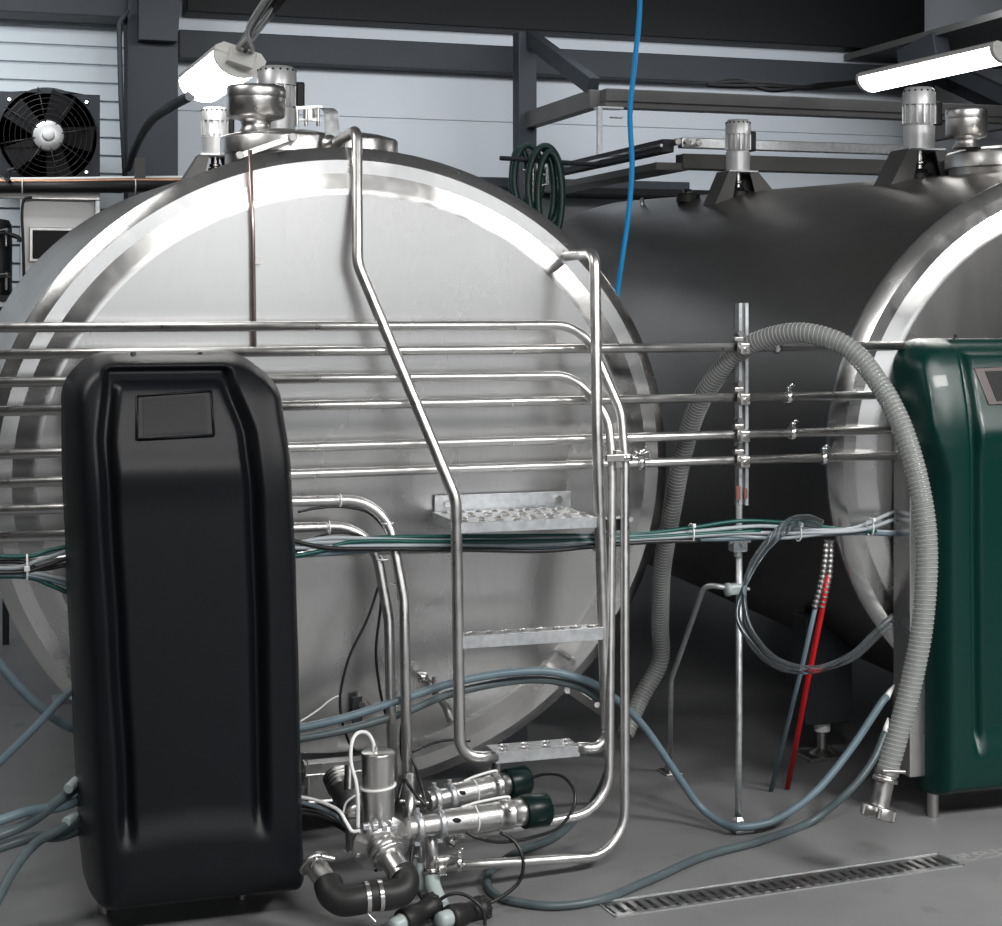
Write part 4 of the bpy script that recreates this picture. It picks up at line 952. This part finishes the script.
# ================================================================ PUMP AND VALVES
t = thing('milk_pump', 'steel pump with an upright round motor beside the black cabinet', 'pump', at(378, 890, 4.2))
Yq = 4.22; Ye_ = 4.06
top = at(376.5, 755, Yq); bot = at(378, 826, Yq); hh = top.z-bot.z; r = .0425
m = MB().lathe(bot, (0, 0, 1), [(0, .0), (0, r*.93), (0, r*.93), (.004, r), (hh-.002, r*1.0), (hh-.002, r*1.0), (hh, r*1.02), (hh+.006, r*1.02), (hh+.008, r*.98), (hh+.009, 0)], 48); q = m.build('motor_shell', M['steel'], t)
m = MB().cyl(top+Vector((-.002, 0, .008)), top+Vector((-.002, 0, .024)), .007, 12); m.build('cable_gland', M['chrome'], q)
vc = at(382, 845, Yq-.02); fa = (ray(382, 845)*-1).normalized(); fa = Vector((.02, -1, -.18)).normalized()
m = MB().lathe(vc-fa*.05, fa, [(0, 0), (0, .060), (.0, .060), (.03, .070), (.034, .075), (.046, .075), (.046, .075), (.05, .070), (.056, .056), (.064, .052), (.066, .046), (.075, .045), (.08, .040), (.08, 0)], 44); m.build('volute', M['steel'], t)
m = MB()
for k in range(6):
    aa = 2*PI*k/6+.3; w = fa; x = w.cross(Vector((0, 0, 1))).normalized(); y = w.cross(x); p = vc-fa*.012+(x*math.cos(aa)+y*math.sin(aa))*.066
    m.cyl(p, p+fa*.018, .006, 6)
m.build('flange_bolts', M['chrome'], t)
for k in range(4):
    MB().box(at(363+k*9.5, 831, Yq-.048), at(368+k*9.3, 822, Yq-.030), .003).build('clamp_lug', M['galv'], t)
# suction neck to the front
p0 = at(386, 851, Yq-.085); p1 = at(400, 873, Ye_+.01)
m = MB().lathe(p0, p1-p0, [(-.02, 0), (-.02, .040), (-.01, .046), (0, .046), (0, .046), (.002, .036), (.012, .036), (.012, .044), (.022, .044), (.022, .031), (.022, .031), ((p1-p0).length+.01, .030)], 36); m.build('inlet_neck', M['steel'], t)
m = MB(); p0 = at(337, 775, Yq+.18); p1 = at(356, 818, Yq+.05); ax = p1-p0; L = ax.length
pr = [(0, 0), (0, .032)]
for k in range(4): pr += [(.012*k+.002, .036), (.012*k+.002, .040), (.012*k+.009, .040), (.012*k+.009, .034)]
pr += [(.055, .036), (L*.9, .040), (L, .040), (L, 0)]
m.lathe(p0, ax, pr, 32); m.build('rear_port', M['steel_dark'], t)
m = MB(); m.box(at(346, 850, Yq+.04), at(358, 816, Yq+.02), .006); m.cyl(at(349, 790, Yq+.06), at(350, 765, Yq+.08), .014, 12); m.build('mounting_block', M['steel_dark'], t)
tie = MB(); tie.tube([Vector((bot.x, Yq, 0))+Vector((math.cos(2*PI*k/28)*.0445, math.sin(2*PI*k/28)*.0445, at(378, 786, Yq).z+.004*math.cos(2*PI*k/28))) for k in range(29)], .0035, 8, cap=False); tie.build('tie_band', M['white'], t)
def wtube(P, r, label, m='white', grp='white air tubes around the pump'):
    return tag(MB().tube(spline(P), r, 8).build('air_tube', M[m]), label, 'tube', grp)
wtube(pl([(374, 752, Yq), (373, 742, Yq), (367, 733, Yq), (358, 733, Yq-.02), (352, 742, Yq-.04), (351, 762, Yq-.05), (356, 782, Yq-.06), (358, 800, Yq-.06), (358, 828, Yq-.05)]), .0048, 'white air tube arching over the top of the upright pump motor')
wtube(pl([(300, 797, 4.3), (318, 801, 4.26), (338, 810, 4.2), (346, 822, 4.18), (352, 831, 4.16), (360, 831, 4.15)]), .0048, 'white air tube running from the black cabinet to the pump')
wtube(pl([(343, 813, 4.19), (346, 803, 4.18), (353, 797, 4.17), (360, 794, 4.17)]), .003, 'thin white tube linking the pump tubes left of the motor')
hose(pl([(300, 802, 4.42), (320, 808, 4.42), (338, 818, 4.4), (350, 830, 4.4)]), .006, 'hose_blue', 'thin blue hose behind the white tube left of the pump')
hose(pl([(300, 812, 4.46), (318, 815, 4.45), (338, 824, 4.42), (350, 832, 4.4)]), .010, 'rubber', 'black hose low behind the pump beside the black cabinet')
# rubber elbow set in front
t = thing('rubber_elbow_pipe', 'black rubber elbow hose with two steel clamps in front of the pump', 'hose', atz(365, 915, 0))
Ye = 4.06
P = fillet(pl([(399, 868, Ye+.01), (409, 893, Ye-.02), (372, 899, Ye-.05)]), .05)
P1 = spline(pl([(400, 870, Ye+.02), (405, 880, Ye), (402, 890, Ye-.02), (390, 895, Ye-.03), (372, 896, Ye-.04)]))
P2 = spline(pl([(372, 896, Ye-.04), (356, 900, Ye-.04), (342, 901, Ye-.03), (332, 894, Ye-.01), (328, 883, Ye+.02)]))
MB().tube(P1+P2[1:], .036, 24).build('rubber_bend', M['rubber'], t)
for (px, py) in ((366, 897.3), (379, 895.6)):
    c = at(px, py, Ye-.04); m = MB().lathe(c-Vector((.004, 0, 0)), (1, 0, .03), [(0, .036), (0, .0385), (0, .0385), (.010, .0385), (.010, .0385), (.010, .036)], 28)
    if px < 370: m.cyl(c+Vector((.0, -.02, -.034)), c+Vector((.016, -.03, -.052)), .005, 8)
    m.build('hose_clamp', M['chrome'], t)
a, b2 = at(329, 886, Ye+.02), at(311, 859, Ye+.08); ax = b2-a; L = ax.length
m = MB().lathe(a-ax*.1, ax, [(0, .0), (0, .036), (.006, .038), (.012, .036), (.012, .028), (.012, .028), (L*.9, .028), (L*.9, .028), (L*.9, .038), (L*.92, .040), (L*1.0, .040), (L*1.02, .030), (L*1.0, 0)], 30); m.build('steel_spigot', M['steel_dark'], t)
MB().cyl(at(316, 855, Ye+.02), at(334, 859, Ye+.02), .006, 8).tube(pl([(311, 868), (316, 856), (322, 855)], Ye+.01), .003, 6).build('clamp_bolt', M['chrome'], t)
MB().cyl(at(322, 893, Ye-.01), at(326, 898, Ye-.03), .007, 8).build('clamp_bolt', M['chrome'], t)

# valves lying on their side
def valve(a, b2, Y0, Y1, r, cap_px, label):
    A = at(*a, Y0); B = at(*b2, Y1); ax = B-A; L = ax.length
    t = thing('pneumatic_valve', label, 'valve', A, 'air actuated valves beside the pump')
    m = MB().lathe(A, ax, [(0, 0), (0, r*.8), (0, r*.8), (.02, r*.8), (L*.28, r*.8), (L*.28, r*.8), (L*.30, r), (L*.74, r), (L*.74, r), (L*.75, r*1.05), (L*.80, r*1.05), (L*.80, r*1.15), (L*.88, r*1.15), (L*.88, r*1.15), (L*.90, r), (L, r)], 36); m.build('actuator_body', M['steel'], t)
    m = MB().lathe(A+ax*.99, ax, [(0, r*.9), (0, r*1.25), (.004, r*1.3), (cap_px*.0026-.006, r*1.3), (cap_px*.0026, r*1.15), (cap_px*.0026, 0)], 36); m.build('end_cap', M['capgreen'], t)
    w = ax.normalized(); u = w.cross(Vector((0, 1, 0))).normalized()
    if u.z < 0: u = -u
    for s_ in (.07, .26):
        m = MB(); m.lathe(A+ax*s_-w*.006, w, [(0, r*.7), (0, r*1.02), (.003, r*1.10), (.015, r*1.10), (.018, r*1.02), (.018, r*.7)], 24); m.cyl(A+ax*s_+u*r*1.1-Vector((0, .01, 0)), A+ax*s_+u*r*1.5-Vector((0, .01, 0)), .006, 8); m.box(A+ax*s_-u*r*1.2-Vector((.008, .012, .006)), A+ax*s_-u*r*1.2+Vector((.008, .006, .006)), .002)
        m.build('clamp_ring', M['galv'], t)
    m = MB(); o = A+ax*.38+Vector((0, -r*.92, r*.35)); m.sphere(o, r*.30, sc=(1.3, .3, .8)); m.build('sight_window', M['cable_black'], t)
    P = spline([A+ax*.45+u*r*1.02, A+ax*.6+u*r*1.35+Vector((0, -.01, 0)), A+ax*.84+u*r*1.45+Vector((0, -.01, 0)), A+ax*.86+u*r*1.05]); MB().tube(P, .0035, 8).build('air_line', M['white'], t)
    c = A+ax*.56; x = w.cross(Vector((0, 0, 1))).normalized(); y = w.cross(x)
    MB().tube([c+(x*math.cos(2*PI*k/28)+y*math.sin(2*PI*k/28))*r*1.05 for k in range(29)], .0022, 6, cap=False).build('tie_band', M['white'], t)
    m = MB(); m.sphere(A+ax*.84+u*r*.6+Vector((0, -r*1.0, 0)), .006, 8); m.build('fitting', M['chrome'], t)
    return t
valve((408, 828), (524, 812), 4.18, 4.22, .034, 28, 'nearer steel valve lying on its side with a black-green end cap')
valve((428, 801), (507, 784), 4.36, 4.42, .032, 26, 'farther steel valve lying on its side just above the nearer one')
# manifold under the valves
t = thing('valve_manifold', 'short steel manifold of upright pipes under the two valves', 'manifold', at(432, 880, 4.22))
m = MB(); m.tube(pl([(432, 830), (432, 872)], 4.22), .016, 16); m.tube(pl([(433, 862, 4.22), (456, 858, 4.235)]), .0125, 14); m.tube(pl([(410, 775, YP-.17), (410, 828, 4.30)]), .0145, 14)
m.tube(pl([(421, 840), (421, 862)], 4.26), .010, 12); m.build('pipe_stubs', M['steel'], t)
m = MB(); clampring(m, at(432, 870, 4.22), (0, 0, 1), .014); m.build('clamp_ring', M['chrome'], t)
m = MB(); clampring(m, at(409, 803, 4.36), (0, 0, 1), .012); m.cyl(at(428, 803, 4.35), at(400, 801, 4.35), .006, 8); m.build('clamp_ring', M['chrome'], t)
m = MB(); m.tube(spline(pl([(432, 873, 4.22), (433, 885, 4.20), (438, 898, 4.17), (446, 914, 4.14)])), .020, 16); m.build('milky_outlet', M['milky'], t)
m = MB(); m.tube(pl([(420, 855, 4.27), (421, 890, 4.24)]), .011, 12); m.build('milky_tube', M['milky'], t)
MB().cyl(at(414, 856, 4.26), at(422, 857, 4.26), .005, 8).build('bolt', M['chrome'], t); MB().box(at(438, 873, 4.20), at(446, 868, 4.18), .002).build('bolt', M['chrome'], t)

# plugs and leads at the bottom
def plug(a, b2, Y0, Y1, label):
    A = at(*a, Y0); B = at(*b2, Y1); ax = B-A; L = ax.length
    t = thing('cable_plug', label, 'plug', B, 'black cable plugs on the floor by the pump')
    m = MB().lathe(A, ax, [(0, 0), (0, .020), (.004, .030), (.006, .032), (.022, .032), (.022, .032), (.03, .026), (L*.55, .024), (L*.6, .028), (L*.92, .032), (L, .030), (L, 0)], 24)
    for k in range(10):
        aa = 2*PI*k/10; w = ax.normalized(); x = w.cross(Vector((0, 1, 0))).normalized(); y = w.cross(x); p = A+w*.006+(x*math.cos(aa)+y*math.sin(aa))*.031; m.cyl(p, p+w*.016, .004, 6)
    m.build('plug_body', M['rubber'], t)
    MB().lathe(B-ax*.03, ax, [(0, .022), (.03, .021), (.04, .017), (.04, 0)], 20).build('pale_socket', M['milky'], t)
    return t
plug((436, 904), (402, 922), 4.12, 4.06, 'left black cable plug at the bottom edge under the pump')
plug((485, 908), (449, 918), 4.12, 4.06, 'right black cable plug at the bottom edge under the valves')
cab = 'black leads around the valves'
cable(pl([(531, 778, 4.40), (545, 774, 4.38), (562, 776, 4.34), (574, 790, 4.30), (573, 808, 4.27), (558, 828, 4.22), (530, 838, 4.17), (500, 842, 4.14), (478, 838, 4.12), (466, 832, 4.13)]), .0048, 'cable_black', 'black lead looping from the far valve cap round under the near valve', cab, 'lead', cat='lead')
cable(pl([(500, 832, 4.16), (515, 842, 4.14), (523, 860, 4.12), (520, 880, 4.12), (506, 894, 4.12), (488, 904, 4.12)]), .0048, 'cable_black', 'black lead dropping from the near valve to the right plug', cab, 'lead', cat='lead')
cable(pl([(413, 845, 4.16), (411, 866, 4.14), (415, 885, 4.12), (424, 902, 4.12)]), .0052, 'cable_black', 'black lead dropping past the pump flange to the left plug', cab, 'lead', cat='lead')
cable(pl([(437, 902, 4.11), (448, 895, 4.10), (462, 894, 4.09), (476, 902, 4.07), (484, 914, 4.06), (485, 932, 4.05)]), .0048, 'cable_black', 'black lead arching over between the two plugs', cab, 'lead', cat='lead')
cable(pl([(432, 908, 4.10), (438, 918, 4.08), (446, 932, 4.06)]), .0045, 'cable_black', 'short black lead below the left plug at the bottom edge', cab, 'lead', cat='lead')
cable(pl([(410, 752, 4.44), (418, 775, 4.40), (425, 800, 4.3), (424, 812, 4.2)]), .0045, 'cable_black', 'black lead coming down behind the seventh pipe to the far valve', cab, 'lead', cat='lead')
cable(pl([(398, 800, 4.30), (404, 780, 4.32), (412, 790, 4.25), (426, 806, 4.22)]), .0045, 'cable_black', 'short black lead hooked between the curved pipes and the far valve', cab, 'lead', cat='lead')

# ================================================================ FLOOR DRAIN
t = thing('floor_drain', 'long slotted steel drain grate set in the floor at lower right', 'drain', (DQ[0]+DQ[2])/2)
W_ = DWID; L_ = DLEN
m = MB(); e = .007
for lo_, hi_ in (((.001, .001, -.03), (L_-.001, e, .003)), ((.001, W_-e, -.03), (L_-.001, W_-.001, .003)), ((.001, .001, -.03), (e, W_-.001, .003)), ((L_-e, .001, -.03), (L_-.001, W_-.001, .003))): m.box(lo_, hi_, 0, DM)
m.build('frame', M['galv'], t)
m = MB(); n = 33; p = (L_-.05)/n
m.box((.008, .009, -.004), (L_-.008, .026, .001), 0, DM); m.box((.008, W_-.026, -.004), (L_-.008, W_-.009, .001), 0, DM)
for k in range(n+1):
    x = .025+k*p; m.box((x-p*.25, .02, -.004), (x+p*.25, W_-.02, .0015), .0008, DM)
m.build('grate', M['steel'], t)
MB().box((.002, .002, -.115), (L_-.002, W_-.002, -.10), 0, DM).build('channel_bottom', M['void'], t)
m = MB()
jm = mat('rough_grout', (.20, .20, .20), .8, bump=(80, .5), noise=(60, .3))
m.box((L_, .03, -.001), (L_+1.6, W_-.03, .0012), 0, DM); tag(m.build('floor_joint', jm), 'rough grouted joint continuing right from the drain grate', 'joint')

# ================================================================ LIGHT
def area(loc, tgt, sx, sy, e, col=(1, 1, 1), spread=180):  # unseen area lights added to brighten the tanks, floor and rear wall
    l = bpy.data.lights.new('added_light', 'AREA'); l.shape = 'RECTANGLE'; l.size = sx; l.size_y = sy; l.energy = e; l.color = col; l.spread = math.radians(spread)
    o = bpy.data.objects.new('added_light', l); C.objects.link(o); o.location = loc
    o.rotation_euler = (Vector(tgt)-Vector(loc)).to_track_quat('-Z', 'Y').to_euler()
    return o
area((1.0, .2, 3.6), (1.3, 3.6, .5), 1.8, .5, 85, (1, .985, .96), 140)
area((-1.3, 4.5, 3.70), (-1.1, 4.3, 0), 1.6, 1.2, 60, (1, .985, .96), 160)
area((4.4, .9, 3.65), (3.9, 2.6, 0), 1.6, .4, 155, (1, .985, .96), 120)
area((-.8, 7.8, 3.2), (-.6, 9.6, 2.2), 2.6, .2, 38, (.95, .98, 1), 140)
area((3.4, 7.8, 3.2), (3.4, 9.6, 2.3), 4.4, .2, 34, (.95, .98, 1), 140)
w = bpy.data.worlds.new('World'); bpy.context.scene.world = w; w.use_nodes = True
w.node_tree.nodes['Background'].inputs[0].default_value = (.5, .52, .55, 1); w.node_tree.nodes['Background'].inputs[1].default_value = .3

# ================================================================ CAMERA
cam = bpy.data.cameras.new('camera'); co_ = bpy.data.objects.new('camera', cam); C.objects.link(co_)
co_.location = (0, 0, EYE); co_.rotation_euler = (PI/2, 0, -YAW)
cam.sensor_width = 36; cam.sensor_fit = 'HORIZONTAL'; cam.lens = F/1002*36; cam.shift_y = -(463-HY)/1002; cam.clip_start = .05; cam.clip_end = 100
S = bpy.context.scene; S.camera = co_
S.view_settings.view_transform = 'Standard'; S.view_settings.look = 'None'; S.view_settings.gamma = 1; S.view_settings.exposure = 0
S.view_settings.use_curve_mapping = False
